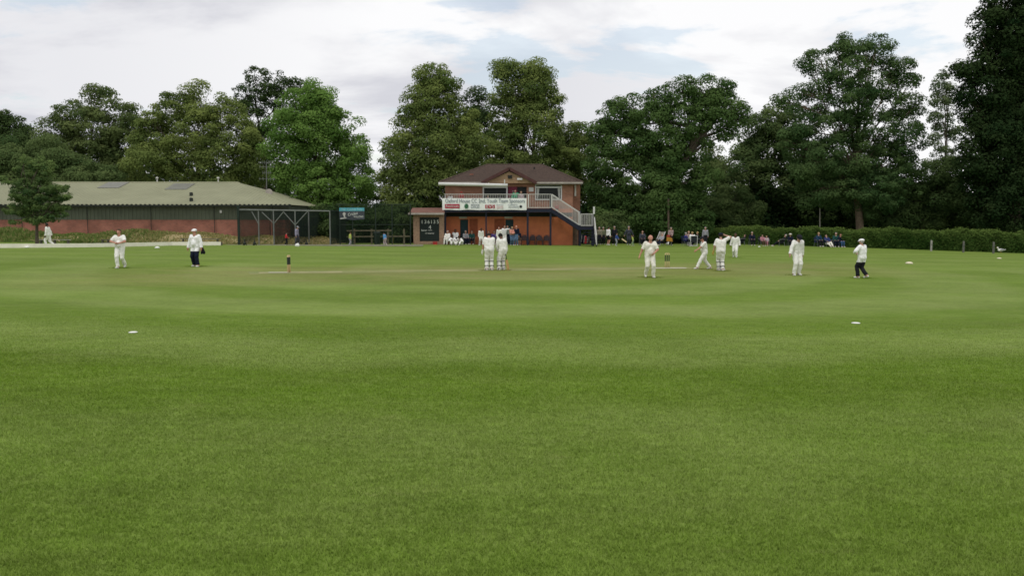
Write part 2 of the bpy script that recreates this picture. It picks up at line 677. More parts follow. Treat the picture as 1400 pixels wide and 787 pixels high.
def disc(px, py, rpx, label, h=0.012, m=None):
    p = gp(px, py)
    r = rpx * p.y / FPX
    mb = MB()
    mb.tube([p + Vector((0, 0, 0.005 + 0.0)), p + Vector((0, 0, 0.005 + h * 0.5)), p + Vector((0, 0, 0.005 + h * .85)), p + Vector((0, 0, 0.005 + h))], [r, r * .93, r * .6, r * .22], 24)
    o = mb.build("field_marker", m or m_mark, origin=p, smooth=True)
    tag(o, label, "field marker", "white markers laid round the field")


disc(182, 454.5, 6, "flat white disc lying alone on the near grass at left", 0.02)
disc(1170, 441.8, 6, "flat white disc on the near grass at right, below the umpire seen from behind", 0.02)
disc(1243, 360.5, 5, "cream domed marker on the far grass right of the umpire seen from behind", 0.11, m_cream)
disc(1366, 353.6, 3, "tiny cream marker on the grass at far right below the hedge", 0.07, m_cream)
disc(37, 338.6, 3.2, "white domed marker at the foot of the white board near the left edge", 0.11)
disc(215, 339.4, 3.4, "white domed marker in front of the low board between the two left figures", 0.13)
disc(1038, 337.8, 1.6, "small white dot marker in front of the hedge between seated spectators", 0.09)
# ------------------------------------------------------------------ people
SKIN = {
    "fair": mat("fair_skin", (0.50, 0.30, 0.22), 0.6, 0.06),
    "pink": mat("sunburnt_skin", (0.55, 0.27, 0.20), 0.6, 0.06),
    "brown": mat("brown_skin", (0.13, 0.065, 0.04), 0.6, 0.06),
}
CL = {}


def cloth(name, col, var=0.07):
    k = name.replace(" ", "_") + "_cloth"
    if k not in CL:
        CL[k] = mat(k, col, 0.9, var, 5, bump=0.8, bscale=14, spec=0.1)
    return CL[k]


WHITE = cloth("cricket white", (0.83, 0.82, 0.77))
WHITE2 = cloth("bright white", (0.88, 0.88, 0.87))
CREAM = cloth("cream white", (0.80, 0.77, 0.68))
BLACK = cloth("black", (0.018, 0.019, 0.024))
NAVY = cloth("navy", (0.012, 0.016, 0.032))
BLUE = cloth("blue", (0.05, 0.10, 0.32))
SKYB = cloth("sky blue", (0.10, 0.28, 0.52))
JEANS = cloth("jeans", (0.10, 0.16, 0.25))
GREY = cloth("grey", (0.28, 0.28, 0.30))
LILAC = cloth("lilac grey", (0.30, 0.28, 0.38))
RED = cloth("red", (0.50, 0.045, 0.05))
PINK = cloth("salmon pink", (0.62, 0.27, 0.21))
GREEN = cloth("green", (0.05, 0.30, 0.16))
DGREEN = cloth("dark green", (0.02, 0.07, 0.06))
YELL = cloth("lime yellow", (0.42, 0.50, 0.12))
BROWN = cloth("brown", (0.09, 0.06, 0.04))
PURPLE = cloth("violet", (0.10, 0.07, 0.25))
M_SHOEW = mat("white_leather", (0.68, 0.67, 0.63), 0.5, 0.08)
M_SHOED = mat("dark_leather", (0.03, 0.025, 0.022), 0.5, 0.1)
M_EYE = mat("dark_eye", (0.03, 0.02, 0.02), 0.3)
M_LIP = mat("lips", (0.33, 0.12, 0.10), 0.6)
HAIR = {"dark": mat("dark_hair", (0.018, 0.013, 0.010), 0.8), "brown": mat("brown_hair", (0.07, 0.04, 0.02), 0.8),
        "grey": mat("grey_hair", (0.36, 0.34, 0.32), 0.8), "blond": mat("blond_hair", (0.36, 0.25, 0.11), 0.8)}


def ik(root, tgt, l1, l2, hint):
    root, tgt, hint = Vector(root), Vector(tgt), Vector(hint)
    d = tgt - root
    dist = min(d.length, (l1 + l2) * 0.998)
    e = d.normalized()
    tgt = root + e * dist
    a = (l1 * l1 - l2 * l2 + dist * dist) / (2 * dist)
    h = math.sqrt(max(0, l1 * l1 - a * a))
    hp = hint - e * hint.dot(e)
    hp = hp.normalized() if hp.length > 1e-6 else Vector((0, 1, 0))
    return root + e * a + hp * h, tgt


def person(label, loc, yaw, H=1.78, lean=4, side=0, head=0, turn=0, pz=0.93, py=0.0, feet=None, hands=None, elb=None, knees=None,
           skin="fair", hair="dark", shirt=None, legs=None, shoes=None, sleeve="long", shorts=False, coat=False,
           stout=1.0, loose=1.0, cap=None, pads=False, fine=0.022, group=None, hem=0.05, gloves=None, capkind="cap"):
    sc = H / 1.78
    root = empty("person", loc, label, "person", group, rz=yaw, sc=sc)
    shirt = shirt or WHITE; legs = legs or WHITE; shoes = shoes or M_SHOEW
    feet = feet or ((-.11, 0, 0), (.11, 0, 0))
    hands = hands or ((-.26, .06, .80), (.26, .06, .80))
    elb = elb or ((-.5, -.8, 0), (.5, -.8, 0))
    knees = knees or ((0, 1, 0), (0, 1, 0))
    pel = Vector((0, py, pz))
    T = Matrix.Rotation(R(side), 3, "Y") @ Matrix.Rotation(R(-lean), 3, "X")
    tp = lambda x, y, z: pel + T @ Vector((x, y, z))
    HM = Matrix.Rotation(R(turn), 3, "Z") @ Matrix.Rotation(R(-lean - head), 3, "X")
    neck = tp(0, 0, 0.53)
    hb = neck + HM @ Vector((0, 0.02, 0.05))
    hp = lambda x, y, z: hb + HM @ Vector((x, y, z))
    B = []      # p, q, r0, r1, part, bone kind
    add = lambda p, q, r0, r1, k, sd=0: B.append((Vector(p), Vector(q), r0, r1, k, sd))
    st = stout
    for s in (-1, 1):
        add(tp(s * .078, 0, 0), tp(s * .068 * st, 0.0, .18), .114 * st, .102 * st, "torso")
        add(tp(s * .068 * st, 0, .18), tp(s * .092 * st, 0, .38), .108 * st, .118 * (st * .5 + .5), "torso")
        add(tp(s * .092, 0, .38), tp(s * .165, 0, .475), .108, .066, "torso")
    if st > 1.05:
        add(tp(0, .05, .12), tp(0, .05, .2), .12 * st, .11 * st, "torso")
    add(tp(0, 0, .45), hp(0, 0, .0), .075, .056, "neck")
    add(hp(0, -.005, .125), hp(0, -.012, .135), .093, .09, "head")
    add(hp(0, .022, .045), hp(0, .03, .09), .058, .072, "head")
    add(hp(0, .098, .10), hp(0, .112, .075), .012, .017, "head")
    for s in (-1, 1):
        add(hp(s * .088, -.01, .075), hp(s * .094, -.012, .115), .012, .018, "head")
    J = {}
    for i, s in ((0, -1), (1, 1)):
        sh = tp(s * .178, 0, .465)
        hd = Vector(hands[i])
        el, wr = ik(sh, hd, .29, .265, elb[i])
        lo = .010 * loose
        add(sh, el, .06 + lo, .047 + lo, "uarm", s)
        if sleeve == "long": add(el, wr, .046 + lo, .036 + lo, "farm", s)
        else: add(el, wr, .043, .030, "farm", s)
        fd = (wr - el).normalized()
        inw = Vector((-s, 0, 0)) - fd * fd.dot(Vector((-s, 0, 0)))
        inw = inw.normalized() if inw.length > .05 else Vector((0, 1, 0))
        sd = fd.cross(inw).normalized()
        for u in (-.022, .022):
            add(wr + sd * u * .6, wr + fd * .075 + sd * u, .023, .021, "hand", s)
        J[i] = (el, wr, fd, inw, sd)
        hip = pel + Vector((s * .095, 0, -.03))
        ft = Vector(feet[i])
        kn, an = ik(hip, ft + Vector((0, 0, .085)), .43, .42, knees[i])
        lr = .009 * loose
        if shorts:
            add(hip, kn, .10 + .01, .078, "thigh", s)
            add(kn, an, .056, .040, "shin", s)
        else:
            add(hip, kn, .102 + lr * .5, .066 + lr, "thigh", s)
            add(kn, an, .062 + lr, .046 + lr * 1.1, "shin", s)
        pitchf = max(-50, min(30, -ft.z * 260)) if ft.z > .01 else 0
        FM = Matrix.Rotation(R(pitchf), 3, "X")
        add(an + FM @ Vector((0, -.045, -.045)), an + FM @ Vector((s * .02, .150, -.050)), .040, .034, "foot", s)
        add(an, an + FM @ Vector((0, 0.02, -.035)), .044, .048, "foot", s)
        J[i + 2] = (kn, an, FM)
    mb = MB()
    for p, q, r0, r1, k, s in B:
        mb.capsule(p, q, r0, r1, 12)
    me0 = bpy.data.meshes.new("body")
    me0.from_pydata(mb.v, [], mb.f)
    tmp = bpy.data.objects.new("tmp", me0)
    COL.objects.link(tmp)
    md = tmp.modifiers.new("r", "REMESH")
    md.mode = "VOXEL"
    md.voxel_size = fine
    md = tmp.modifiers.new("s", "SMOOTH")
    md.factor = 0.5
    md.iterations = 2
    dg = bpy.context.evaluated_depsgraph_get()
    me = bpy.data.meshes.new_from_object(tmp.evaluated_get(dg))
    bpy.data.objects.remove(tmp)
    nv, nf = len(me.vertices), len(me.polygons)
    co = np.empty(nv * 3); me.vertices.foreach_get("co", co); co = co.reshape(-1, 3)
    no = np.empty(nv * 3); me.vertices.foreach_get("normal", no); no = no.reshape(-1, 3)
    lv = [tuple(p.vertices) for p in me.polygons]
    fc = np.empty(nf * 3); me.polygons.foreach_get("center", fc); fc = fc.reshape(-1, 3)
    # nearest bone of each face
    best = np.full(nf, 1e9); bi = np.zeros(nf, int); bt = np.zeros(nf)
    for j, (p, q, r0, r1, k, s) in enumerate(B):
        p_, q_ = np.array(p), np.array(q)
        d = q_ - p_
        t = np.clip(((fc - p_) @ d) / max(1e-9, d @ d), 0, 1)
        ds = np.linalg.norm(fc - p_ - t[:, None] * d, axis=1) / (r0 + (r1 - r0) * t)
        if k in ("farm", "hand"): ds = ds * 0.97
        m_ = ds < best
        best[m_] = ds[m_]; bi[m_] = j; bt[m_] = t[m_]
    kinds = np.array([b_[4] for b_ in B])[bi]
    Ti = np.array(T.inverted())
    tl = (fc - np.array(pel)) @ Ti.T
    hem_ = -0.20 if coat else hem
    up = tl[:, 2] > hem_
    is_shirt = ((kinds == "torso") & up) | ((kinds == "uarm") & ((bt < .86) | (sleeve == "long"))) | ((kinds == "thigh") & up & (tl[:, 2] > hem_)) & coat
    if sleeve == "long": is_shirt |= (kinds == "farm") & (bt < .96)
    is_shirt |= (kinds == "neck") & (bt < .25)
    is_leg = (((kinds == "torso") & ~up) | (kinds == "thigh") & (~is_shirt))
    if shorts: is_leg &= ~((kinds == "thigh") & (bt > .88))
    else: is_leg |= (kinds == "shin") & (bt < .97)
    is_foot = (kinds == "foot")
    if not shorts: is_foot &= ~is_leg

    def shell(name, mask, off, m, wob=0.0):
        ids = np.nonzero(mask)[0]
        if len(ids) == 0: return None
        used = sorted({v for f in ids for v in lv[f]})
        mp = {v: i for i, v in enumerate(used)}
        u = np.array(used)
        vv = co[u] + no[u] * off
        if wob:
            ph = rng.random(3) * 6
            vv = vv + no[u] * (wob * (2 + np.sin(co[u][:, 2] * 31 + co[u][:, 0] * 22 + ph[0]) + np.sin(co[u][:, 1] * 37 - co[u][:, 2] * 17 + ph[1]))[:, None])
        sm = bpy.data.meshes.new(name)
        sm.from_pydata([tuple(v) for v in vv], [], [tuple(mp[v] for v in lv[f]) for f in ids])
        sm.polygons.foreach_set("use_smooth", [True] * len(sm.polygons))
        sm.materials.append(m)
        return link_mesh(name, sm, root)

    # body with fingers, eyes, mouth joined in
    ex, em, el_ = MB(), MB(), MB()
    for i, s in ((0, -1), (1, 1)):
        e_, wr, fd, inw, sdv = J[i]
        for j, (u, ln) in enumerate(((-.03, .062), (-.010, .075), (.010, .080), (.030, .072))):
            p0 = wr + fd * .07 + sdv * u
            p1 = p0 + fd * ln * .55 + inw * ln * .15
            p2 = p1 + fd * ln * .35 + inw * ln * .35
            ex.tube([p0, p1, p2], [.0095, .009, .006], 6)
        ff = sdv if sdv.y > 0 else -sdv
        t0 = wr + fd * .02 + ff * .022
        ex.tube([t0, t0 + ff * .03 + fd * .03, t0 + ff * .036 + fd * .06 + inw * .012], [.013, .011, .008], 6)
    for s in (-1, 1):
        em.ball(hp(s * .031, .086, .113), .011, 8, (1.2, .7, .7))
    el_.ball(hp(0, .098, .047), .016, 8, (1.4, .5, .35))
    nb = me.vertices
    bm = bmesh.new()
    bm.from_mesh(me)
    for b_ in bm.faces: b_.material_index = 0
    for m2, idx in ((ex, 0), (em, 1), (el_, 2)):
        vs_ = [bm.verts.new(v) for v in m2.v]
        for f in m2.f:
            try:
                nf_ = bm.faces.new([vs_[k] for k in f]); nf_.material_index = idx
            except ValueError:
                pass
    for f in bm.faces: f.smooth = True
    me2 = bpy.data.meshes.new("body")
    bm.to_mesh(me2); bm.free()
    for m_ in (SKIN[skin], M_EYE, M_LIP): me2.materials.append(m_)
    link_mesh("body", me2, root)
    shell("shirt" if not coat else "coat", is_shirt, .010, shirt, .003)
    shell("shorts" if shorts else "trousers", is_leg, .006, legs, .004)
    fs = np.array([b_[5] for b_ in B])[bi]
    for s in (-1, 1):
        shell("shoe", is_foot & (fs == s), .006, shoes)
    Hi = np.array(HM.inverted())
    hl = (fc - np.array(hb)) @ Hi.T
    if hair:
        hm = ((kinds == "head")) & ((hl[:, 2] > .165 + 0.25 * np.maximum(hl[:, 1], 0)) | ((hl[:, 1] < -.005) & (hl[:, 2] > .06)) | ((hl[:, 1] < .05) & (hl[:, 2] > .135)))
        shell("hair", hm & (np.abs(hl[:, 2]) < 1), .010, HAIR[hair], .002)
    if cap is not None:
        mbc = MB()
        c0 = Vector((0, -.005, .160))
        mbc.ball((0, 0, 0), 1, 20, (.112, .124, .075))
        vs_ = []
        for v in mbc.v:
            v = Vector(v)
            if v.z < -.01: v.z = -.01
            vs_.append(hp(*(v + c0)))
        mbc.v = vs_
        n0 = len(mbc.v)
        pk = []
        full = capkind == "hat"
        K = 16
        for k in range(K + 1):
            t = (2 * math.pi * k / K) if full else (R(15) + R(150) * k / K)
            ro = (.185, .19) if full else (.115, .19 if capkind == "cap" else .165)
            for r_, z_ in ((.95, 0), (1.0, -.012)):
                pass
            inn = Vector((math.cos(t) * .106, math.sin(t) * .117, -.004)) + c0
            out = Vector((math.cos(t) * ro[0], math.sin(t) * ro[1], -.022)) + c0
            pk += [hp(*inn), hp(*out), hp(*(out - Vector((0, 0, .006)))), hp(*(inn - Vector((0, 0, .006))))]
        fs_ = []
        for k in range(K):
            a_ = 4 * k
            for q_ in range(4):
                fs_.append((a_ + q_, a_ + (q_ + 1) % 4, a_ + 4 + (q_ + 1) % 4, a_ + 4 + q_))
        mbc.add(pk, fs_)
        mbc.build("hat" if full else "cap", cap, root, local=True, smooth=True)
    if pads:
        for i, s in ((2, -1), (3, 1)):
            kn, an, FM = J[i]
            ax = (kn - an).normalized()
            fw = Vector((0, 1, 0)) - ax * ax.y
            fw.normalize()
            sx = fw.cross(ax).normalized()
            mbp = MB()
            nseg, prof = 8, []
            for k, (tt, rad) in enumerate(((-.06, .10), (.1, .088), (.3, .088), (.42, .10), (.5, .095), (.60, .075))):
                c_ = an + ax * tt
                for j in range(nseg + 1):
                    a_ = R(-105) + R(210) * j / nseg
                    d_ = fw * math.cos(a_) + sx * math.sin(a_)
                    prof.append(c_ + d_ * rad + fw * .015)
            n_ = nseg + 1
            f_ = [(k * n_ + j, k * n_ + j + 1, (k + 1) * n_ + j + 1, (k + 1) * n_ + j) for k in range(5) for j in range(nseg)]
            inner = [p_ - (p_ - (an + ax * ax.dot(p_ - an))).normalized() * .022 for p_ in prof]
            mbp.add(prof + inner, f_ + [tuple(v + len(prof) for v in f[::-1]) for f in f_])
            for k in range(5):
                for j in (0, nseg):
                    a0, a1 = k * n_ + j, (k + 1) * n_ + j
                    mbp.add([prof[a0], prof[a1], inner[a1], inner[a0]], [(0, 1, 2, 3)])
            pd = mbp.build("leg_pad", M_SHOEW, root, local=True, smooth=True)
            for tt in (.12, .32):
                ms_ = MB()
                c_ = an + ax * tt
                ms_.tube([c_ + (fw * math.cos(R(a_)) + sx * math.sin(R(a_))) * .098 + fw * .012 for a_ in range(0, 361, 24)], .016, 6, False)
                ms_.build("strap", M_SHOED, pd, local=True)
    if gloves:
        mg = MB()
        for i in gloves:
            e_, wr, fd, inw, sdv = J[i]
            mg = MB()
            mg.capsule(wr - fd * .05, wr + fd * .03, .045, .05)
            mg.capsule(wr + fd * .03, wr + fd * .09, .052, .046)
            for u in (-.036, -.012, .012, .036):
                mg.capsule(wr + fd * .10 + sdv * u, wr + fd * .15 + sdv * u + inw * .03, .015, .014, 8)
            mg.capsule(wr + fd * .05 + sdv * .05, wr + fd * .10 + sdv * .07, .016, .014, 8)
            mg.build("glove", M_SHOEW if gloves != [0] else mat("yellow_glove_leather", (0.50, 0.36, 0.08), 0.6), root, local=True, smooth=True)
    root["_hm"] = 0
    del root["_hm"]
    return root, J


PL = "cricketers and umpires out on the field"
SPC = "spectators along the boundary"


def pl(px, fy, hy, **k):
    p = gp(px, fy)
    k.setdefault("H", (fy - hy) * p.y / FPX)
    return p, k


FRONT = math.pi          # facing the camera


def put(label, px, fy, hy, yaw, **k):
    p = gp(px, fy)
    H = k.pop("H", None) or (fy - hy) * p.y / FPX
    return person(label, p, yaw, H=H, **k)


WALK = dict(feet=((-.09, .25, 0), (.09, -.27, .06)), hands=((-.27, -.16, .80), (.25, .22, .84)), pz=.905)
put("bald fielder in short sleeved whites walking towards us, one hand on his belly", 888, 379.5, 319, FRONT + R(6),
    lean=3, skin="pink", hair=None, shirt=CREAM, legs=CREAM, sleeve="short", stout=1.12, feet=((-.13, .08, 0), (.13, -.14, .05)), pz=.915,
    hands=((-.10, .24, .98), (.42, -.02, .86)), elb=((-1, -.3, 0), (1, -.6, 0)), head=8, loose=1.3, fine=.016, group=PL, shoes=M_SHOEW)
put("fielder in whites with both hands held together at his chest, furthest left on the field", 165, 366.5, 311, FRONT,
    lean=2, sleeve="short", stout=1.12, feet=((-.10, -.22, .06), (.04, .18, 0)), pz=.91, hands=((-.05, .25, 1.10), (.06, .25, 1.11)),
    elb=((-1, 0, -.1), (1, 0, -.1)), skin="pink", hair="brown", head=4, loose=1.3, fine=.016, group=PL)
put("stout umpire in white coat, white flat cap and navy trousers facing us", 268, 364.5, 311.3, FRONT + R(-12),
    lean=2, coat=True, shirt=WHITE2, legs=NAVY, stout=1.22, feet=((-.20, .16, 0), (.12, -.06, 0)), pz=.92, hands=((-.33, .06, .86), (.34, .05, .86)),
    skin="pink", hair="grey", cap=WHITE2, capkind="flat", loose=2.0, fine=.016, group=PL, turn=-15)
put("batsman in leg pads with bowed head, left of the pair seen from behind", 669, 369.6, 319, R(6),
    H=1.80, lean=10, head=48, sleeve="short", stout=1.2, feet=((-.11, 0, 0), (.11, .03, 0)), hands=((-.30, .14, .80), (.10, .35, .90)),
    elb=((-.8, -.6, 0), (.8, -.4, 0)), skin="pink", hair="dark", pads=True, loose=1.2, fine=.016, group=PL, gloves=[0, 1])
put("dark haired batsman with bat at his side, right of the pair seen from behind", 687.5, 369.2, 319, R(28),
    H=1.74, lean=7, side=-5, head=24, feet=((-.20, -.02, 0), (.07, .06, 0)), hands=((-.16, .20, .90), (.26, .12, .80)),
    elb=((-1, -.6, 0), (.6, -.8, 0)), skin="brown", hair="dark", pads=True, loose=1.2, fine=.016, group=PL)
put("fielder in whites and dark cap striding left with one arm reaching forward", 963, 368, 320.5, R(97),
    lean=8, sleeve="short", stout=1.1, feet=((-.05, .42, .0), (.10, -.34, .02)), pz=.88, hands=((-.10, .62, .86), (.25, -.02, .82)),
    elb=((0, -.3, -1), (.4, -1, 0)), skin="pink", cap=BLACK, loose=1.5, fine=.016, group=PL, head=10)
put("batsman seen from behind, right arm raised to his head, yellow glove on the left", 985, 370.2, 318.6, R(0),
    H=1.82, lean=3, sleeve="short", stout=1.15, feet=((-.03, .16, 0), (.09, -.06, 0)), pz=.92, hands=((-.31, .12, .86), (.20, .14, 1.62)),
    elb=((-.6, -.8, 0), (1, -.1, .35)), skin="fair", cap=NAVY, pads=True, loose=1.2, fine=.016, group=PL, gloves=[0])
put("slim distant fielder in whites walking in front of the hedge", 1005, 352, 317.2, FRONT + R(-20),
    lean=3, feet=((-.10, .16, 0), (.12, -.22, .06)), pz=.91, hands=((-.30, .05, .84), (.34, -.02, .84)), skin="brown", hair="dark", loose=1.6, fine=.02, group=PL)
put("tall fielder in long sleeved whites and dark cap looking down at the ground", 1089, 376.4, 317.8, FRONT + R(12),
    lean=6, head=30, turn=-10, feet=((-.10, .0, 0), (.16, .06, 0)), pz=.925, hands=((-.26, -.02, .80), (.42, .16, .86)),
    elb=((-.5, -.9, 0), (.8, -.6, 0)), skin="fair", cap=BLACK, hair="dark", loose=1.6, fine=.016, group=PL)
put("umpire in white coat, white flat cap and black trousers seen from behind", 1178, 380.4, 324.6, R(38),
    lean=3, coat=True, shirt=WHITE2, legs=BLACK, stout=1.15, feet=((-.06, .14, 0), (.06, -.20, .05)), pz=.915, hands=((-.16, .26, 1.12), (.14, .28, 1.08)),
    elb=((-.9, -.4, 0), (.8, -.5, 0)), skin="fair", hair="grey", cap=WHITE2, capkind="flat", loose=2.0, fine=.016, group=PL, turn=15)
put("fielder in whites walking beside the small bushy tree by the white board", 67, 338.2, 303.5, R(95),
    lean=6, feet=((-.05, .14, 0), (.08, -.34, .07)), pz=.90, hands=((-.25, .1, .82), (.25, -.1, .82)), skin="brown", hair="dark", loose=1.4, fine=.02, group=PL)

# black jumper carried by the left umpire
p = gp(268, 364.5)
mbj = MB()
for k in range(5):
    mbj.capsule(p + Vector((.30 + k * .015, -.07 - .01 * k, .87)), p + Vector((.31 + k * .03, -.08 + .02 * (k % 2), .62 + .03 * (k % 3))), .035, .05, 8)
tag(mbj.build("jumper", BLACK, origin=p, smooth=True), "black jumper hanging from the left umpire's hand beside his coat", "jumper")

# bats
m_bat = mat("bat_willow", (0.50, 0.30, 0.12), 0.55, 0.12, 6)
m_batp = mat("pale_bat_willow", (0.68, 0.55, 0.32), 0.55, 0.08, 6)
m_grip = mat("rubber_grip", (0.02, 0.02, 0.02), 0.7)


def bat(top, end, label, wm=m_bat, s=1.0, face=(0, -1, 0)):
    top, end = Vector(top), Vector(end)
    root = empty("cricket_bat", end, label, "cricket bat")
    d = (end - top).normalized()
    L_ = (end - top).length
    f = Vector(face); f = (f - d * f.dot(d)).normalized()
    sx = d.cross(f)
    hl = L_ * .34
    mb = MB()
    secs = [(hl, .022, .02), (hl + .05 * s, .054, .028), (L_ * .7, .055, .04), (L_ * .92, .055, .05), (L_, .045, .03)]
    vs = []
    for t, w_, th in secs:
        c_ = top + d * t
        for a_, b_ in ((-1, .5), (1, .5), (1, -.2), (0, -1), (-1, -.2)):
            vs.append(c_ + sx * a_ * w_ * s + f * b_ * th * s)
    fs = [tuple(range(5))[::-1], tuple(20 + k for k in range(5))]
    for k in range(4):
        for j in range(5):
            j2 = (j + 1) % 5
            fs.append((k * 5 + j, k * 5 + j2, (k + 1) * 5 + j2, (k + 1) * 5 + j))
    mb.add(vs, fs)
    mb.build("blade", wm, root)
    MB().tube([top, top + d * hl * .9, top + d * (hl + .02)], [.018 * s, .017 * s, .015 * s], 8).build("handle", m_grip, root)
    return root


b0 = gp(695, 369.3)
bat(at(691.3, 347, 38.4), b0 + Vector((0, 0, .01)), "willow bat stood on the grass right of the dark haired batsman")
# ------------------------------------------------------------------ pavilion
m_brick = brick_mat("brown_brick", (0.37, 0.165, 0.10), (0.29, 0.125, 0.08), (0.34, 0.26, 0.20))
m_brickl = brick_mat("buff_brick", (0.36, 0.23, 0.13), (0.30, 0.185, 0.11), (0.28, 0.22, 0.16))
m_orange = mat("orange_painted_brick", (0.64, 0.205, 0.092), 0.85, col2=(0.47, 0.145, 0.07), scale=1.4)
m_rooft = mat("brown_concrete_tiles", (0.115, 0.078, 0.060), 0.9, col2=(0.050, 0.036, 0.030), scale=6.5, bump=0.8, bscale=9)
m_pipe = mat("galvanised_pipe", (0.17, 0.18, 0.17), 0.5, 0.15)
m_trim = mat("white_painted_wood", (0.62, 0.62, 0.60), 0.5, 0.08, 2)
m_rail = mat("galvanised_rail", (0.56, 0.55, 0.52), 0.5, 0.08, 3)
m_navy = mat("navy_painted_steel", (0.010, 0.013, 0.030), 0.6, 0.15)
m_dark = mat("dark_opening_and_shade", (0.010, 0.012, 0.012), 0.6)
m_maroon = mat("maroon_door_paint", (0.17, 0.02, 0.045), 0.6)
m_teal = mat("dark_teal_paint", (0.008, 0.035, 0.040), 0.6)
m_glass = mat("dark_window_glass", (0.010, 0.013, 0.013), 0.35, 0.1, spec=0.2)
m_curtain = mat("white_curtain", (0.50, 0.50, 0.47), 0.9)
m_banner = mat("white_vinyl_banner", (0.84, 0.86, 0.83), 0.5, 0.06, 1.5, bump=0.5, bscale=2)
m_btxt = mat("banner_slate_lettering", (0.16, 0.20, 0.24), 0.7)
m_bred = mat("banner_red_print", (0.42, 0.03, 0.06), 0.6)
m_bgreen = mat("banner_green_print", (0.04, 0.18, 0.08), 0.6)
m_board = mat("black_scoreboard", (0.008, 0.016, 0.014), 0.6)
m_num = mat("white_number_plate", (0.70, 0.72, 0.68), 0.6)
m_redbox = mat("red_plastic", (0.42, 0.035, 0.03), 0.5)
m_timber = mat("weathered_timber", (0.14, 0.10, 0.07), 0.9, 0.2)
m_fasc = mat("grey_fascia", (0.40, 0.36, 0.32), 0.6)

YW, YD = 77.3, 75.6       # wall plane, deck edge plane
pav = empty("cricket_pavilion", at(697, 335, YW), "two storey brick cricket pavilion with hipped brown roof, balcony and outside stair", "pavilion")
GZ = gz(0, 0) - 0.15


def X(px, Y): return at(px, 300, Y).x
def Z(py, Y): return at(700, py, Y).z


XL, XR, XR2 = X(609, YW), X(783, YW), X(793, YW + 1.5)
ZD = Z(285, YD)            # deck level
ZE = Z(249.5, YW)          # eaves
DEP = 9.5
# lower storey
lw = MB()
d1 = (X(629, YW), X(640, YW)); d2 = (X(691, YW), X(702, YW)); zdt = Z(300, YW)
xs_ = [XL, d1[0], d1[1], d2[0], d2[1], XR]
for a_, b_ in ((0, 1), (2, 3), (4, 5)):
    lw.box((xs_[a_], YW, GZ), (xs_[b_], YW + .25, ZD - .003))
for a_, b_ in ((1, 2), (3, 4)):
    lw.box((xs_[a_], YW + .002, zdt), (xs_[b_], YW + .25, ZD - .003))
lw.build("lower_wall", m_orange, pav)
# unpainted brick blocks beside the doors
for a_, b_, t_ in ((642, 653, 299), (676, 690, 299)):
    MB().box((X(a_, YW), YW - .012, GZ + .9), (X(b_, YW), YW + .1, Z(t_, YW))).build("bricked_window", mat("red_brown_paint", (0.30, 0.085, 0.04), 0.9, 0.15, 4), pav)
MB().box((XL + .01, YW + .255, GZ), (XR - .01, YW + DEP, ZD - .01)).build("rear_block", m_brick, pav)
MB().box((XR - .02, YW + 1.5, GZ), (XR2, YW + DEP - .5, ZE - .01)).build("side_wall", m_brick, pav)
MB().box((XR + .01, YW + .35, GZ), (X(790, YW), YW + 1.4, ZD - .3)).build("timber_store", m_timber, pav)
for (a_, b_) in (d1, d2):
    dr = MB().box((a_, YW + .10, GZ), (b_, YW + .15, zdt)).build("door", m_teal, pav)
    MB().ball((b_ - .12, YW + .07, GZ + 1.1), .04, 8).build("handle", m_rail, dr)
    l_ = MB().box((a_ - .08, YW - .12, zdt + .08), (b_ - .1, YW - .004, zdt + .24)).build("bulkhead_light", mat("pale_light_cover", (0.45, 0.42, 0.33), 0.5), pav)
# upper storey with openings
uw = MB()
wl = (X(660, YW), X(694, YW)); dd_ = (X(694.6, YW), X(720, YW)); wr_ = (X(731.5, YW), X(768, YW))
zt = Z(255.2, YW); zw0 = ZD + .75
rows = [(XL, wl[0]), (dd_[1], wr_[0]), (wr_[1], XR)]
for i, (a_, b_) in enumerate(rows):
    uw.box((a_, YW, ZD), (b_, YW + .25, ZE))
uw.box((wl[0], YW + .003, ZD), (wl[1], YW + .25, zw0))
uw.box((wl[0], YW + .003, zt), (dd_[1], YW + .25, ZE))
uw.box((wr_[0], YW + .003, ZD), (wr_[1], YW + .25, Z(273.5, YW)))
uw.box((wr_[0], YW + .003, Z(252, YW)), (wr_[1], YW + .25, ZE))
uw.build("upper_wall", m_brick, pav)
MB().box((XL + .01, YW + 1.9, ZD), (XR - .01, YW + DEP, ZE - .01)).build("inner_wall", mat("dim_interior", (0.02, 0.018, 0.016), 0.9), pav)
MB().box((XL, YW + .255, ZD), (XL + .25, YW + 1.88, ZE - .012)).build("end_wall", m_brick, pav)
MB().box((XR - .25, YW + .255, ZD), (XR, YW + 1.88, ZE - .012)).build("end_wall", m_brick, pav)
MB().box((XL + .02, YW - .02, ZD - .72), (XR - .02, YW - .004, ZD - .35)).build("balcony_shade_strip", m_dark, pav)  # dark strip painting the balcony's shade onto the top of the lower wall


def window(x0, x1, z0, z1, fw, y, glass=m_glass, mull=()):
    mb = MB()
    mb.box((x0, y - .05, z1 - fw), (x1, y + .05, z1)).box((x0, y - .05, z0), (x1, y + .05, z0 + fw))
    mb.box((x0, y - .048, z0 + fw), (x0 + fw, y + .048, z1 - fw)).box((x1 - fw, y - .048, z0 + fw), (x1, y + .048, z1 - fw))
    for m_ in mull: mb.box((m_ - .03, y - .04, z0 + fw), (m_ + .03, y + .04, z1 - fw))
    fr = mb.build("window_frame", m_trim, pav)
    MB().box((x0 + fw, y + .055, z0 + fw), (x1 - fw, y + .07, z1 - fw)).build("pane", glass, fr)
    return fr


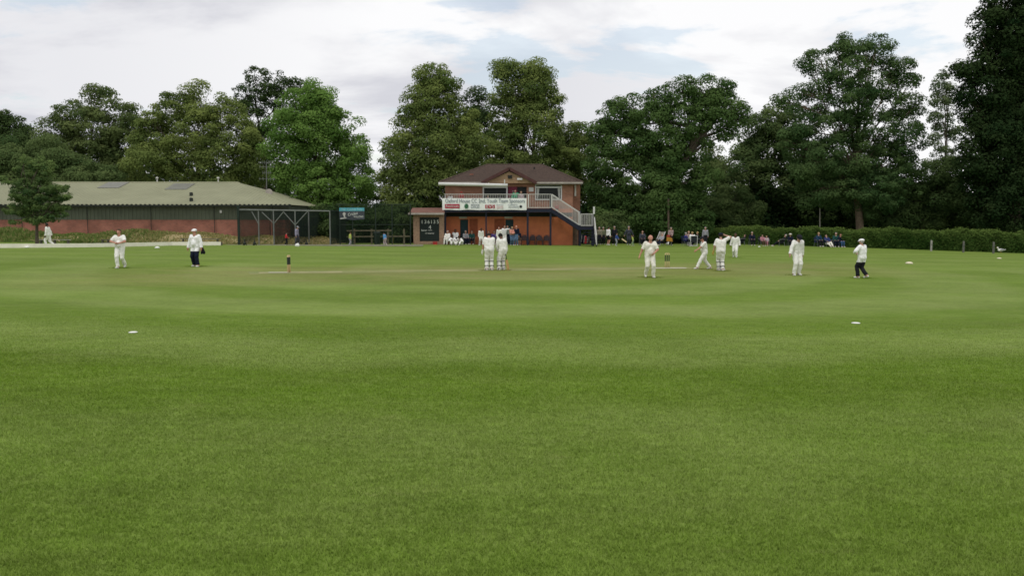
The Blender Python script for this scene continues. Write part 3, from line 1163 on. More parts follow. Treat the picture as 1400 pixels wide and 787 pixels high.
window(wl[0], wl[1], zw0, zt, .12, YW - .02)
wf = window(wr_[0], wr_[1], Z(273.5, YW), Z(252, YW), .10, YW - .02)
z1, z0 = Z(252, YW), Z(273.5, YW)
MB().box((wr_[0] - .02, YW - .14, z1 - .33), (wr_[1] + .02, YW - .075, z1 - .20)).build("shutter_box", m_trim, wf)
for s_, a_ in ((1, wr_[0] + .16), (-1, wr_[1] - .16)):
    mb = MB()
    n_ = 8
    vs = []
    for k in range(n_ + 1):
        x_ = a_ + s_ * k * .045
        vs += [(a_ + s_ * k * .028, YW + .02 + .012 * (k % 2), z1 - .3), (a_ + s_ * k * .016, YW + .02 + .012 * (k % 2), z0 + .16)]
    mb.add(vs, [(2 * k, 2 * k + 1, 2 * k + 3, 2 * k + 2) for k in range(n_)])
    mb.build("curtain", m_curtain, wf)
MB().ball((X(749.5, YW), YW - .14, z1 + .06), .09, 10).build("lamp", m_trim, pav)
# doors of the bar: open maroon leaf and dark doorway
dm = MB().box((dd_[0] + .02, YW + .02, ZD), (X(707, YW), YW + .08, zt)).build("door", m_maroon, pav)
MB().box((X(707, YW), YW + .14, ZD), (dd_[1], YW + .18, zt)).build("doorway", m_dark, pav)
for k in range(3):
    MB().box((X(700.5 + k * 1.9, YW), YW + .0, Z(262, YW)), (X(701.5 + k * 1.9, YW), YW + .016, Z(260.5, YW))).build("door_sticker", m_curtain, dm)
MB().box((X(723, YW), YW - .03, Z(261.8, YW)), (X(729.3, YW), YW - .003, Z(256.2, YW))).build("notice_board", m_trim, pav)
MB().box((X(707, YW), YW - .6, Z(246.3, YW)), (X(714, YW), YW - .5, Z(243.8, YW))).build("lamp", m_trim, pav)
MB().box((X(694.5, YW), YW - .62, Z(244.3, YW)), (X(700, YW), YW - .5, Z(240, YW))).build("alarm_box", m_dark, pav)
MB().box((X(785.3, YW + 1.4), YW + 1.44, Z(268, YW + 1.4)), (X(787.6, YW + 1.4), YW + 1.497, Z(252, YW + 1.4))).build("slit_window", m_trim, pav)

# roof
EL, ER = X(601, YW), X(796, YW)
ye, yb = YW - .45, YW + DEP + .45
yr = (ye + yb) / 2
zr = Z(225.5, yr) if False else at(700, 225.5, yr).z
RL, RR = X(665, yr), X(741, yr)
rf = MB()
e = [(EL, ye, ZE), (ER, ye, ZE), (ER, yb, ZE), (EL, yb, ZE)]
r_ = [(RL, yr, zr), (RR, yr, zr)]
rf.add(e + r_, [(0, 1, 5, 4), (1, 2, 5), (2, 3, 4, 5), (3, 0, 4), (3, 2, 1, 0)])
roof = rf.build("roof", m_rooft, pav)
# tile courses: thin raised laps across the front slope
mb = MB()
sl_ = (zr - ZE) / (yr - ye)
for k in range(1, 26):
    t_ = k / 27
    y_, z_ = ye + (yr - ye) * t_, ZE + (zr - ZE) * t_
    xa, xb = EL + (RL - EL) * t_, ER + (RR - ER) * t_
    mb.box((xa + .05, y_ - .02, z_ - .01), (xb - .05, y_ + .015, z_ + .018))
mb.build("tile_courses", m_rooft, roof)
mb = MB()
mb.tube([(RL, yr, zr), (RR, yr, zr)], .10, 8)
mb.tube([(RL, yr, zr), (EL, ye, ZE + .03)], .08, 8).tube([(RR, yr, zr), (ER, ye, ZE + .03)], .08, 8)
mb.build("ridge_tiles", m_rooft, roof)
MB().box((X(643, YW + 2), YW + 1.2, ZE + .75), (X(648, YW + 2), YW + 1.35, ZE + .84)).build("roof_vent", mat("terracotta_vent", (0.30, 0.12, 0.08), 0.8), roof)
MB().box((X(729, YW + 3), YW + 2.4, ZE + 1.35), (X(731, YW + 3), YW + 2.6, ZE + 1.52)).build("roof_vent", m_dark, roof)
MB().box((EL, ye - .12, ZE - .13), (X(660, YW), ye - .01, ZE + .02)).box((X(733, YW), ye - .12, ZE - .13), (ER, ye - .01, ZE + .02)).build("gutter", m_fasc, pav)
MB().box((EL + .1, ye, ZE - .22), (X(660, YW), ye + .05, ZE - .135)).box((X(733, YW), ye, ZE - .22), (ER - .1, ye + .05, ZE - .135)).build("fascia", m_timber, pav)
# front gable
yg = YW - .5
GL, GR, GX = X(658.5, yg), X(733.5, yg), X(696.5, yg)
gzp = at(697, 231, yg).z
gzb = ZE - .08
MB().add([(GL + .4, yg, gzb), (GR - .4, yg, gzb), (GR - .4, yg, gzb + .1), (GX, yg, gzp - .22), (GL + .4, yg, gzb + .1),
          (GL + .4, YW - .01, gzb), (GR - .4, YW - .01, gzb), (GR - .4, YW - .01, gzb + .1), (GX, YW - .01, gzp - .22), (GL + .4, YW - .01, gzb + .1)],
         [(0, 1, 2, 3, 4), (9, 8, 7, 6, 5), (0, 5, 6, 1), (1, 6, 7, 2), (2, 7, 8, 3), (3, 8, 9, 4), (4, 9, 5, 0)]).build("gable_wall", m_brickl, pav)
mb = MB()
for sx_, ex_ in ((GL, 1), (GR, -1)):
    a0 = Vector((sx_, yg - .15, gzb - .02)); p0 = Vector((GX, yg - .15, gzp))
    yback = ye + (gzp - ZE) / sl_ + .1
    mb.hexa([a0, p0, (GX, yback, gzp), (sx_, yg + .5, gzb - .02),
             a0 + Vector((0, 0, .14)), p0 + Vector((0, 0, .14)), (GX, yback, gzp + .14), (sx_, yg + .5, gzb + .12)])
mb.build("gable_roof", m_rooft, roof)
mb = MB()
m_barge = mat("maroon_bargeboard", (0.085, 0.035, 0.032), 0.7)
for sx_ in (GL, GR):
    mb.bar((sx_, yg - .18, gzb + .0), (GX, yg - .18, gzp + .02), .05, .27, (0, 0, 1))
mb.build("bargeboard", m_barge, roof)
# rolled awning
mb = MB()
za0, za1 = at(600, 251.6, YD).z, at(694, 253.4, YD).z
mb.tube([(X(600, YD), YD - .1, za0), (X(694, YD), YD - .1, za1)], .135, 12)
aw = mb.build("rolled_awning", m_trim, pav, smooth=False)
MB().bar((X(600, YD), YD + .06, za0 + .10), (X(694, YD), YD + .06, za1 + .10), .14, .10).build("awning_case", m_fasc, aw)
MB().box((X(689.3, YD), YD - .2, za1 + .1), (X(690.6, YD), YD - .12, za1 + .5)).build("bracket", m_trim, aw)
for px_ in (612, 640, 668):
    MB().bar((X(px_, YD), YD - .05, za0 + .02), (X(px_, YD), YW + .0, za0 + .18), .07, .07).build("awning_arm", m_rail, aw)

# balcony deck
XDL, XDR, XST = X(607.5, YD), X(722, YD), X(753.5, YD)
MB().box((XDL, YD + .02, ZD - .06), (XST, YW - .003, ZD)).build("deck_boards", m_timber, pav)
mb = MB()
mb.box((XDL, YD - .06, ZD - .34), (XST, YD + .018, ZD - .0)).box((XDL, YD + .05, ZD - .30), (XDL + .1, YW - .01, ZD - .07)).box((XST - .1, YD + .05, ZD - .30), (XST, YW - .01, ZD - .07))
for k in range(1, 7):
    x_ = XDL + (XST - XDL) * k / 7
    mb.box((x_ - .04, YD + .05, ZD - .28), (x_ + .04, YW - .01, ZD - .065))
mb.build("deck_beam", m_navy, pav)
for px_ in (608.5, 664.5, 721.5, 752.8):
    ww = .085 if px_ != 664.5 else .06
    MB().box((X(px_, YD) - ww, YD + .06, GZ - .1), (X(px_, YD) + ww, YD + .06 + 2 * ww, ZD - .342 if True else 0)).build("post", m_navy, pav)


def railing(name, p0, p1, h, zb=.08, n=None, m=m_rail, parent=pav, rail=.055):
    p0, p1 = Vector(p0), Vector(p1)
    mb = MB()
    mb.bar(p0 + Vector((0, 0, h)), p1 + Vector((0, 0, h)), rail, rail)
    mb.bar(p0 + Vector((0, 0, zb)), p1 + Vector((0, 0, zb)), rail, rail)
    L_ = (p1 - p0).length
    n = n or int(L_ / .15)
    for k in range(n + 1):
        q = p0.lerp(p1, k / n)
        w_ = .012 if 0 < k < n else .03
        mb.box((q.x - w_, q.y - w_, q.z + zb), (q.x + w_, q.y + w_, q.z + h))
    return mb.build(name, m, parent)


HR = Z(265.5, YD) - ZD
railing("balcony_railing", (XDL, YD, ZD), (XDR, YD, ZD), HR)
railing("balcony_railing", (XDL, YD, ZD), (XDL, YW - .1, ZD), HR)
railing("balcony_railing", (XDR + .06, YD, ZD), (XST, YD, ZD), HR)
# stair
XSB = X(792.5, YD)
ZL = at(700, 309.5, YD).z            # landing
railing("stair_railing", (XST + .08, YD, ZD), (XSB, YD, ZL), HR * 1.0, .12)
railing("stair_railing", (XST + .08, YD + 1.1, ZD), (XSB, YD + 1.1, ZL), HR * 1.0, .12)
mb = MB()
for yy_ in (YD - .02, YD + 1.1):
    mb.hexa([(XST, yy_, ZD - .34), (XSB + .05, yy_, ZL - .42), (XSB + .05, yy_ + .06, ZL - .42), (XST, yy_ + .06, ZD - .34),
             (XST, yy_, ZD + .04), (XSB + .05, yy_, ZL + .04), (XSB + .05, yy_ + .06, ZL + .04), (XST, yy_ + .06, ZD + .04)])
mb.build("stringer", m_navy, pav)
nst = 8
mb = MB()
for k in range(nst):
    x0 = XST + (XSB - XST) * k / nst
    z_ = ZD - (ZD - ZL) * (k + 1) / nst
    mb.box((x0, YD + .045, z_ - .04), (x0 + (XSB - XST) / nst + .03, YD + 1.095, z_))
mb.build("steps", m_timber, pav)
XLE = X(811, YD)
MB().box((XSB, YD + .0, ZL - .05), (XLE, YD + 1.2, ZL)).build("landing", m_timber, pav)
MB().box((XSB, YD - .05, ZL - .30), (XLE, YD - .003, ZL - .0)).box((XSB, YD + .01, ZL - .28), (XSB + .08, YD + 1.2, ZL - .055)).build("landing_beam", m_navy, pav)
railing("landing_railing", (XSB + .1, YD, ZL), (XLE - .03, YD, ZL), at(700, 292.5, YD).z - ZL)
railing("landing_railing", (XSB + .1, YD + 1.15, ZL), (XLE - .03, YD + 1.15, ZL), at(700, 292.5, YD).z - ZL)
for px_, zt_ in ((793.3, at(700, 288, YD).z), (811.5, at(700, 293, YD).z)):
    for y_ in (YD + .02, YD + 1.1):
        MB().box((X(px_, YD) - .07, y_, GZ - .1), (X(px_, YD) + .07, y_ + .1, zt_)).build("post", m_navy, pav)
MB().box((X(752.8, YD) - .085, YD + .06, ZD + .003), (X(752.8, YD) + .085, YD + .2, ZD + HR + .1)).build("newel_post", m_navy, pav)
MB().box((X(811.8, YD) - .07, YD - .1, at(700, 292.4, YD).z), (X(811.8, YD) + .08, YD + .02, at(700, 282.5, YD).z)).build("newel_cap", m_trim, pav)
# short flight down toward the field
x0 = XLE + .1
railing("lower_railing", (x0, YD - .1, ZL - .1), (x0, YD - 2.1, gz(x0) + .05), .9, .1)
railing("lower_railing", (x0 + .0 - 1.05, YD - .1 + .0, ZL - .1), (x0 - 1.05, YD - .5, ZL - .4), .02 + .88, .1) if False else None
mb = MB()
for k in range(6):
    y_ = YD - .06 - 2.0 * k / 6
    z_ = ZL - (ZL - gz(x0)) * (k + 1) / 7
    mb.box((x0 - 1.0, y_ - .32, z_ - .04), (x0 - .03, y_, z_))
mb.build("lower_steps", m_navy, pav)
MB().bar((x0 - .0, YD - .05, ZL - .15), (x0 - .0, YD - 2.15, gz(x0) + .02), .05, .22).build("lower_stringer", m_navy, pav)

# banner on the balcony: a thing tied to the rail
YB = YD - .13
bz0, bz1 = at(700, 287.0, YB).z, at(700, 271.0, YB).z
bx0, bx1 = X(604.8, YB), X(720, YB)
ban = empty("sponsor_banner", ((bx0 + bx1) / 2, YB, bz0), "long white sponsors' banner with two rows of lettering tied along the balcony rail", "banner", rz=0)
mb = MB()
n_ = 80
vs = []
for k in range(n_ + 1):
    x_ = bx0 + (bx1 - bx0) * k / n_
    for z_, a_ in ((bz0, 1), (bz0 * .66 + bz1 * .34, .6), (bz0 * .33 + bz1 * .67, .5), (bz1, .3)):
        vs.append((x_, YB + .012 * a_ * math.sin(k * .9) + .01 * a_ * math.sin(k * .37), z_ + (.015 * math.sin(k * .31) if a_ == 1 else 0)))
mb.add(vs, [(k * 4 + j, k * 4 + 4 + j, k * 4 + 5 + j, k * 4 + 1 + j) for k in range(n_) for j in range(3)])
mb.build("banner_sheet", m_banner, ban, smooth=True)
Yt = YB - .035
zc = lambda py: at(700, py, YB).z
text_mesh("banner_lettering", "Oxford House CC 2nd, Youth Team Sponsors", .50, m_btxt, ban, ((X(609, YB) + X(717.5, YB)) / 2, Yt, zc(274.8)), width=X(717.5, YB) - X(609, YB))
MB().box((X(608.5, YB), Yt, zc(284.7)), (X(628.5, YB), Yt + .01, zc(279.0))).build("red_panel", m_bred, ban)
text_mesh("panel_lettering", "Rawlinson", .26, m_num, ban, (X(618.5, YB), Yt - .012, zc(281.7)), width=X(627, YB) - X(610, YB))
mb = MB()
for k in range(3):
    cx, cz = X(637.8, YB), zc(281.8)
    mb.tube([(cx + (.17 - .04 * k) * math.cos(t), Yt, cz + (.21 - .05 * k) * math.sin(t)) for t in [math.pi * 2 * j / 12 for j in range(13)]], .018, 5, False)
mb.box((X(637.8, YB) - .05, Yt, zc(284.2)), (X(637.8, YB) + .05, Yt + .01, zc(279.5))).build("green_emblem", m_bgreen, ban)
text_mesh("banner_lettering", "BRIDGE", .22, m_btxt, ban, (X(649.8, YB), Yt, zc(280.3)), width=X(655.5, YB) - X(644, YB))
text_mesh("banner_lettering", "SUPPLIES", .22, m_btxt, ban, (X(649.6, YB), Yt, zc(283.5)), width=X(655.5, YB) - X(643.5, YB))
MB().box((X(663.5, YB), Yt, zc(284.8)), (X(676.5, YB), Yt + .01, zc(279.8))).build("red_panel", m_bred, ban)
text_mesh("panel_lettering", "EVS", .40, m_num, ban, (X(670, YB), Yt - .012, zc(282.3)), width=X(675, YB) - X(665, YB))
for i_, t_ in enumerate(("Electrical", "Security", "Services")):
    text_mesh("banner_lettering", t_, .13, m_bred if i_ else m_btxt, ban, (X(683.5, YB), Yt, zc(279.9 + 2.3 * i_)), width=X(688, YB) - X(679, YB))
text_mesh("banner_lettering", "CARPETS", .16, m_btxt, ban, (X(701, YB), Yt, zc(280.3)), width=X(708, YB) - X(695, YB))
text_mesh("banner_lettering", "FLOORING", .18, m_btxt, ban, (X(702, YB), Yt, zc(283.2)), width=X(709.5, YB) - X(695, YB), shear=.3)
MB().tube([(X(712, YB), Yt, zc(282.3)), (X(712, YB), Yt + .01, zc(282.3))], .12, 12).build("dark_emblem", m_board, ban)

# score hut
YS = 75.4
hx0, hx1 = X(565, YS), X(607, YS)
hut = empty("score_hut", ((hx0 + hx1) / 2, YS, GZ), "small brick score hut with lean-to tiled roof left of the pavilion", "hut")
hz1 = at(585, 292, YS).z
sb = (X(573.5, YS), X(600.5, YS), at(585, 329.8, YS).z, at(585, 297, YS).z)
MB().box((hx0, YS, GZ), (sb[0], YS + 3, hz1)).box((sb[1], YS, GZ), (hx1, YS + 3, hz1)).box((sb[0], YS + .003, GZ), (sb[1], YS + 2.9, sb[2])).box((sb[0], YS + .003, sb[3]), (sb[1], YS + 2.9, hz1)).build("wall", mat("dusty_brick", (0.34, 0.22, 0.15), 0.9, 0.2, 6), hut)
MB().box((sb[0], YS + 2.2, sb[2]), (sb[1], YS + 2.4, sb[3])).build("back_wall", m_dark, hut)
ro = MB().hexa([(X(559.5, YS), YS - .5, hz1), (X(608, YS), YS - .5, hz1), (X(608, YS), YS + 3.2, hz1), (X(559.5, YS), YS + 3.2, hz1),
                (X(560.5, YS), YS - .45, hz1 + .12), (X(608, YS), YS - .45, hz1 + .12), (X(608, YS), YS + 3.2, at(585, 284, YS + 3).z + .0), (X(564, YS + 3), YS + 3.2, at(585, 284, YS + 3).z)]).build("roof", mat("russet_tiles", (0.20, 0.10, 0.075), 0.9, 0.2, 4, bump=.5, bscale=8), hut)
MB().box((X(559, YS), YS - .56, hz1 - .09), (X(608, YS), YS - .503, hz1 + .07)).build("fascia", m_fasc, ro)
bd = MB().box((sb[0] + .03, YS + .03, sb[2] + .02), (sb[1] - .03, YS + .09, sb[3] - .02)).build("scoreboard", m_board, hut)
ys_ = YS + .018
zz_ = lambda py: at(585, py, YS).z
for ch, px_ in zip("136135", (577.0, 581.6, 586.0, 589.9, 593.8, 598.6)):
    text_mesh("score_digit", ch, .44, m_num, bd, (X(px_, YS), ys_, zz_(303.4)), extr=.008)
text_mesh("score_digit", "4", .46, m_num, bd, (X(587.7, YS), ys_, zz_(310.8)), extr=.008)
text_mesh("score_lettering", "Batsman", .22, m_num, bd, (X(579.5, YS), ys_, zz_(314.8)), width=.5, shear=.3)
text_mesh("score_lettering", "OVERS", .13, m_num, bd, (X(587.8, YS), ys_, zz_(314.8)), width=.34)
text_mesh("score_lettering", "1ST INNINGS", .15, m_num, bd, (X(587, YS), ys_, zz_(319)), width=.78)
mb = MB().box((X(592.3, YS), YS - .5, gz(0) - 0.02), (X(598, YS), YS - .15, gz(0) + .30)).box((X(592, YS), YS - .52, gz(0) + .26), (X(598.3, YS), YS - .13, gz(0) + .32))
tag(mb.build("plastic_crate", m_redbox, origin=at(595, 334, YS - .3)), "red plastic crate on the ground below the scoreboard", "crate")

# chairs under the balcony
m_plch = mat("dark_grey_plastic", (0.035, 0.037, 0.045), 0.5, 0.1)


def chair(loc, rz, label, cat="chair", group=None, m=m_plch, frame=None, sc=1.0, name="garden_chair"):
    root = empty(name, loc, label, cat, group, rz, sc)
    fr = frame or m
    MB().hexa([(-.23, -.2, .40), (.23, -.2, .40), (.25, .24, .43), (-.25, .24, .43), (-.23, -.2, .43), (.23, -.2, .43), (.25, .24, .46), (-.25, .24, .46)]).build("seat", m, root, local=True)
    mb = MB()
    for k in range(7):
        x_ = -.21 + .07 * k
        mb.bar((x_, -.21, .42), (x_ * .9, -.36, .88 - .012 * (k - 3) ** 2), .055, .018, (0, 1, 0))
    mb.tube([(-.24, -.21, .44), (-.22, -.34, .84), (-.12, -.365, .90), (.12, -.365, .90), (.22, -.34, .84), (.24, -.21, .44)], .018, 6)
    mb.build("backrest", m, root, local=True)
    for s in (-1, 1):
        MB().tube([(s * .24, -.19, .42), (s * .27, -.26, 0)], .02, 6).build("leg", fr, root, local=True)
        MB().tube([(s * .24, .22, .43), (s * .27, .26, 0)], .02, 6).build("leg", fr, root, local=True)
        MB().tube([(s * .25, -.29, .66), (s * .29, .0, .66), (s * .28, .22, .63), (s * .26, .22, .44)], .02, 6).build("armrest", fr, root, local=True)
    return root


for px_, lb in ((716.5, "dark garden chair under the balcony, directly left of the navy post"), (727.5, "dark garden chair under the balcony, first right of the navy post"),
                (737.5, "dark garden chair under the balcony, middle of the three right of the post"), (746.5, "dark garden chair under the balcony, nearest the stair")):
    q = at(px_, 333, YW - .75); q.z = gz(q.x)
    chair(q, FRONT + R(random.uniform(-15, 15)), lb, group="empty chairs under the balcony")

# wheeled kit trolleys and bags under the landing
m_kit = mat("black_nylon", (0.02, 0.02, 0.028), 0.7, 0.2)


def kitbag(px, py, h, w_, label, m, cat="bag"):
    q = gp(px, py)
    root = empty("kit_bag", q, label, cat, "kit standing under the stair landing")
    mb = MB()
    mb.capsule(q + Vector((0, 0, w_ + .02)), q + Vector((.03, .05, h - w_ * .8)), w_, w_ * .8, 12)
    bd_ = mb.build("bag_body", m, root, smooth=True)
    MB().tube([q + Vector((-w_ * .9, -w_ * .8, h * .2)), q + Vector((-w_ * .7, -w_ * 1.2, h * .55)), q + Vector((-w_ * .5, -w_ * .7, h * .9))], .022, 6).build("strap", m_num, bd_)
    for s in (-1, 1):
        MB().tube([q + Vector((s * w_, 0, .05)), q + Vector((s * w_ + s * .03, 0, .05))], .05, 10).build("wheel", m_plch, root)
    MB().tube([q + Vector((-w_ * .5, .05, h * .8)), q + Vector((-w_ * .4, .05, h)), q + Vector((w_ * .4, .05, h)), q + Vector((w_ * .5, .05, h * .8))], .015, 6).build("handle", m_num, root)


kitbag(796.5, 333.8, .95, .17, "navy kit bag with white strap standing under the stair landing", NAVY)
kitbag(800, 334.2, .80, .15, "red and brown kit bag standing among the bags under the landing", RED)
kitbag(804.5, 333.8, .70, .15, "brown kit bag lying low between the red bag and the black stand", BROWN)


def scooter(px, py, label, m):
    q = gp(px, py)
    root = empty("golf_trolley", q, label, "trolley")
    MB().tube([q + Vector((0, 0, .12)), q + Vector((.05, .1, .7)), q + Vector((.0, .0, 1.02))], .03, 8).build("stem", m, root)
    MB().tube([q + Vector((-.24, -.02, 1.0)), q + Vector((0, 0, 1.05)), q + Vector((.24, -.02, 1.0))], .035, 8).build("handlebar", m_num, root)
    for s in (-1, 1):
        MB().tube([q + Vector((s * .25, 0, .14)), q + Vector((s * .30, 0, .14))], .14, 14).build("wheel", m_plch, root)
    MB().bar(q + Vector((-.25, 0, .14)), q + Vector((.25, 0, .14)), .04, .04).build("axle", m, root)
    MB().box(q + Vector((-.13, -.10, .16)), q + Vector((.13, .12, .62))).build("bag_body", m_kit, root)


scooter(812.5, 335, "black wheeled trolley with white handlebar at the foot of the stair", m_plch)

# ------------------------------------------------------------------ sports hall
m_hroof = mat("pale_olive_roof_sheet", (0.29, 0.295, 0.185), 0.8, col2=(0.23, 0.235, 0.145), scale=0.35)
m_hclad = mat("green_cladding", (0.105, 0.125, 0.085), 0.7, 0.12, .6)
m_hbrick = brick_mat("red_hall_brick", (0.34, 0.125, 0.085), (0.26, 0.10, 0.07), (0.30, 0.22, 0.17))
m_hdark = mat("dark_gutter", (0.022, 0.028, 0.022), 0.6)
YH, YHB = 80.0, 101.0
HX0, HX1 = -75.0, at(398, 282, YH).x
yr2 = 91.0
ze = at(300, 280, YH).z
zrg = at(200, 249.5, yr2).z
RX1 = at(325, 251, yr2).x
RX0 = HX0 + 9
hall = empty("sports_hall", ((HX0 + HX1) / 2, YH, .3), "long low sports hall with pale olive hipped roof, green cladding and red brick base", "building")
zb_ = at(300, 300.5, YH).z
MB().box((HX0 + .3, YH + .35, -1), (HX1 - .3, YHB, zb_)).build("brick_wall", m_hbrick, hall)
cw = MB()
cw.box((HX0 + .3, YH + .37, zb_), (HX1 - .32, YHB, ze - .02))
x_ = HX0 + .3
while x_ < HX1 - .5:
    cw.box((x_, YH + .33, zb_ + .01), (x_ + .16, YH + .372, ze - .02))
    x_ += .36
cw.build("cladding", m_hclad, hall)
rf = MB()
e = [(HX0, YH - .15, ze), (HX1, YH - .15, ze), (HX1, YHB + .4, ze), (HX0, YHB + .4, ze)]
r_ = [(RX0, yr2, zrg), (RX1, yr2, zrg)]
rf.add(e + r_, [(0, 1, 5, 4), (1, 2, 5), (2, 3, 4, 5), (3, 0, 4), (3, 2, 1, 0)])
hr = rf.build("roof", m_hroof, hall)
mb = MB()                               # standing corrugations up the front slope and hip
x_ = HX0 + .5
while x_ < HX1 - .2:
    t1 = 1.0 if RX0 < x_ < RX1 else ((HX1 - x_) / (HX1 - RX1) if x_ >= RX1 else (x_ - HX0) / (RX0 - HX0))
    if t1 > .02:
        a_ = Vector((x_, YH - .17, ze + .01)); b_ = Vector((x_, YH - .15 + (yr2 - YH + .15) * t1, ze + (zrg - ze) * t1 + .01))
        mb.bar(a_, b_, .03, .012)
    x_ += .40
mb.build("roof_ribs", m_hroof, hr)
mb = MB()
mb.box((HX0, YH - .28, ze - .16), (HX1 + .05, YH - .16, ze - .02))
mb.build("gutter", m_hdark, hall)
for px_ in (28, 118, 205, 292, 372):
    MB().tube([(X(px_, YH), YH + .22, ze - .15), (X(px_, YH), YH + .22, .2)], .03, 8).build("downpipe", m_hdark, hall)
mb = MB()
x_ = HX0
while x_ < HX1:
    mb.box((x_, YH - .30, ze - .015), (x_ + .16, YH - .155, ze + .07)); x_ += .42
mb.build("sheet_ends", m_hdark, hall)
MB().tube([(RX0, yr2, zrg), (RX1, yr2, zrg)], .10, 6).tube([(RX1, yr2, zrg), (HX1, YH - .15, ze)], .07, 6).build("ridge_flashing", m_hroof, hr)


def on_roof(px, py):
    d = ray(px, py)
    s_ = (zrg - ze) / (yr2 - YH + .15)
    t = (CAM_H - ze + s_ * (YH - .15)) / (s_ * d.y - d.z)
    return Vector((d.x * t, d.y * t, CAM_H + d.z * t))


m_rl = mat("grey_rooflight", (0.20, 0.20, 0.17), 0.4)
for px_ in (155, 246):
    c_ = on_roof(px_, 253.5 + (px_ > 200) * 2)
    s_ = (zrg - ze) / (yr2 - YH + .15)
    n_ = Vector((0, -s_, 1)).normalized() * .06
    vs = [c_ + Vector((a_, b_, b_ * s_)) for a_, b_ in ((-1.0, -1.5), (1.2, -1.5), (1.0, 1.6), (-1.2, 1.6))]
    MB().hexa(vs + [v + n_ for v in vs]).build("rooflight", m_rl, hr)
for px_, py_ in ((261.5, 267.5), (261.5, 275)):
    c_ = on_roof(px_, py_)
    MB().tube([c_ - Vector((0, 0, .1)), c_ + Vector((0, 0, .28)), c_ + Vector((0, 0, .34))], [.17, .17, .10], 10).build("roof_vent", m_hdark, hr)
for px_ in (215, 298.5):
    c_ = at(px_, 250.5, yr2)
    fl = MB().tube([c_ - Vector((0, 0, .2)), c_ + Vector((0, 0, .52))], .07, 8).build("flue", m_rail, hr)
    MB().tube([c_ + Vector((0, 0, .52)), c_ + Vector((0, 0, .58)), c_ + Vector((0, 0, .66))], [.16, .16, .05], 8).build("cowl", m_rail, fl)
MB().box(at(300.5, 291, YH + .25), at(303.5, 287.3, YH + .36)).build("security_light", m_num, hall)
# television mast
c_ = at(364, 262, 88)
ant = empty("aerial_mast", (c_.x, 88, 3.0), "thin aerial mast with cross bars and dish beyond the end of the sports hall", "aerial")
MB().tube([(c_.x, 88, 0), at(364, 222, 88)], .035, 6).build("mast", m_pipe, ant)
mb = MB()
for py_, w_ in ((222, .6), (228, .9), (236, .5), (244.5, .95)):
    q = at(364, py_, 88)
    mb.tube([q - Vector((w_ * .8, 0, 0)), q + Vector((w_, 0, 0))], .018, 5)
    for k in range(5):
        u = q + Vector((-w_ * .7 + k * w_ * .38, 0, 0))
        mb.tube([u - Vector((0, 0, .18)), u + Vector((0, 0, .18))], .018, 4)
mb.build("antenna_bars", m_pipe, ant)
q = at(368, 263, 87.8)
MB().tube([q, q + Vector((.02, -.1, 0)), q + Vector((.03, -.16, 0))], [.12, .3, .36], 14).build("dish", m_fasc, ant)

# ------------------------------------------------------------------ white board wall
m_wb = mat("weathered_white_board", (0.86, 0.82, 0.70), 0.8, 0.06, 1.2, bump=.4, bscale=5)
m_wbd = mat("grey_board_top", (0.13, 0.12, 0.10), 0.9)
pts = [(-60, 339.6), (0, 338.8), (60, 338.4), (120, 337.9), (180, 336.8), (235, 335.5), (302, 335.3)]
gpt = [gp(*p_) for p_ in pts]
wall = empty("boundary_board", gpt[3], "long low cream white board running along the left boundary", "board wall")
mb = MB(); mt_ = MB()
for a_, b_ in zip(gpt[:-1], gpt[1:]):
    n_ = Vector((-(b_ - a_).y, (b_ - a_).x, 0)).normalized() * .12
    h_ = Vector((0, 0, .27))
    mb.hexa([a_, b_, b_ + n_, a_ + n_, a_ + h_, b_ + h_, b_ + n_ + h_, a_ + n_ + h_])
mb.build("board", m_wb, wall)
for p_ in gpt:
    mt_.box(p_ + Vector((-.05, .13, -.1)), p_ + Vector((.05, .22, .25)))
mt_.build("stakes", m_wbd, wall)


def bench(px0, px1, py, label, h=.42, m=m_rail, Y=None):
    a_, b_ = gp(px0, py), gp(px1, py)
    if Y: a_, b_ = at(px0, py, Y), at(px1, py, Y)
    root = empty("low_bench", (a_ + b_) / 2, label, "bench")
    MB().bar(a_ + Vector((0, 0, h)), b_ + Vector((0, 0, h)), .28, .05).build("seat", m, root)
    for t_ in (.08, .5, .92):
        q = a_.lerp(b_, t_)
        MB().box(q + Vector((-.04, -.12, -.3)), q + Vector((.04, .12, h - .026))).build("leg", m_wbd, root)


bench(53, 97, 334.6, "long grey plank bench behind the white board beside the small tree", .38, m_fasc)
bench(139, 157, 334.4, "short grey plank bench half hidden by the fielder at left", .38, m_wbd)
bench(246, 302, 334.4, "dark plank bench behind the right end of the white board", .45, m_wbd)

# ------------------------------------------------------------------ bank
m_bank = mat("rough_bank_grass", (0.36, 0.27, 0.14), 0.95, col2=(0.16, 0.16, 0.055), scale=0.45, bump=.8, bscale=4)
bx = np.linspace(-80, at(470, 330, 74).x, 120)
by = np.linspace(66.5, 80.6, 26)
vs = []
rr_ = at(396, 318, 76).x
for y_ in by:
    for x_ in bx:
        u = min(1, max(0, (y_ - 69.8) / 5.0)); u = u * u * (3 - 2 * u)
        e_ = min(1, max(0, (x_ - rr_) / (bx[-1] - rr_))); e_ = 1 - e_ ** 1.6
        h_ = .62 + .16 * math.sin(x_ * .35) + .12 * math.sin(x_ * 1.1 + 1)
        vs.append((x_, y_, gz(x_) - .08 + u * e_ * h_ + .05 * math.sin(x_ * 2.3 + y_ * 1.7) * u))
nx = len(bx)
bme = bpy.data.meshes.new("bank")
bme.from_pydata(vs, [], [(j * nx + i, j * nx + i + 1, (j + 1) * nx + i + 1, (j + 1) * nx + i) for j in range(len(by) - 1) for i in range(nx - 1)])
bme.materials.append(m_bank)
bme.polygons.foreach_set("use_smooth", [True] * len(bme.polygons))
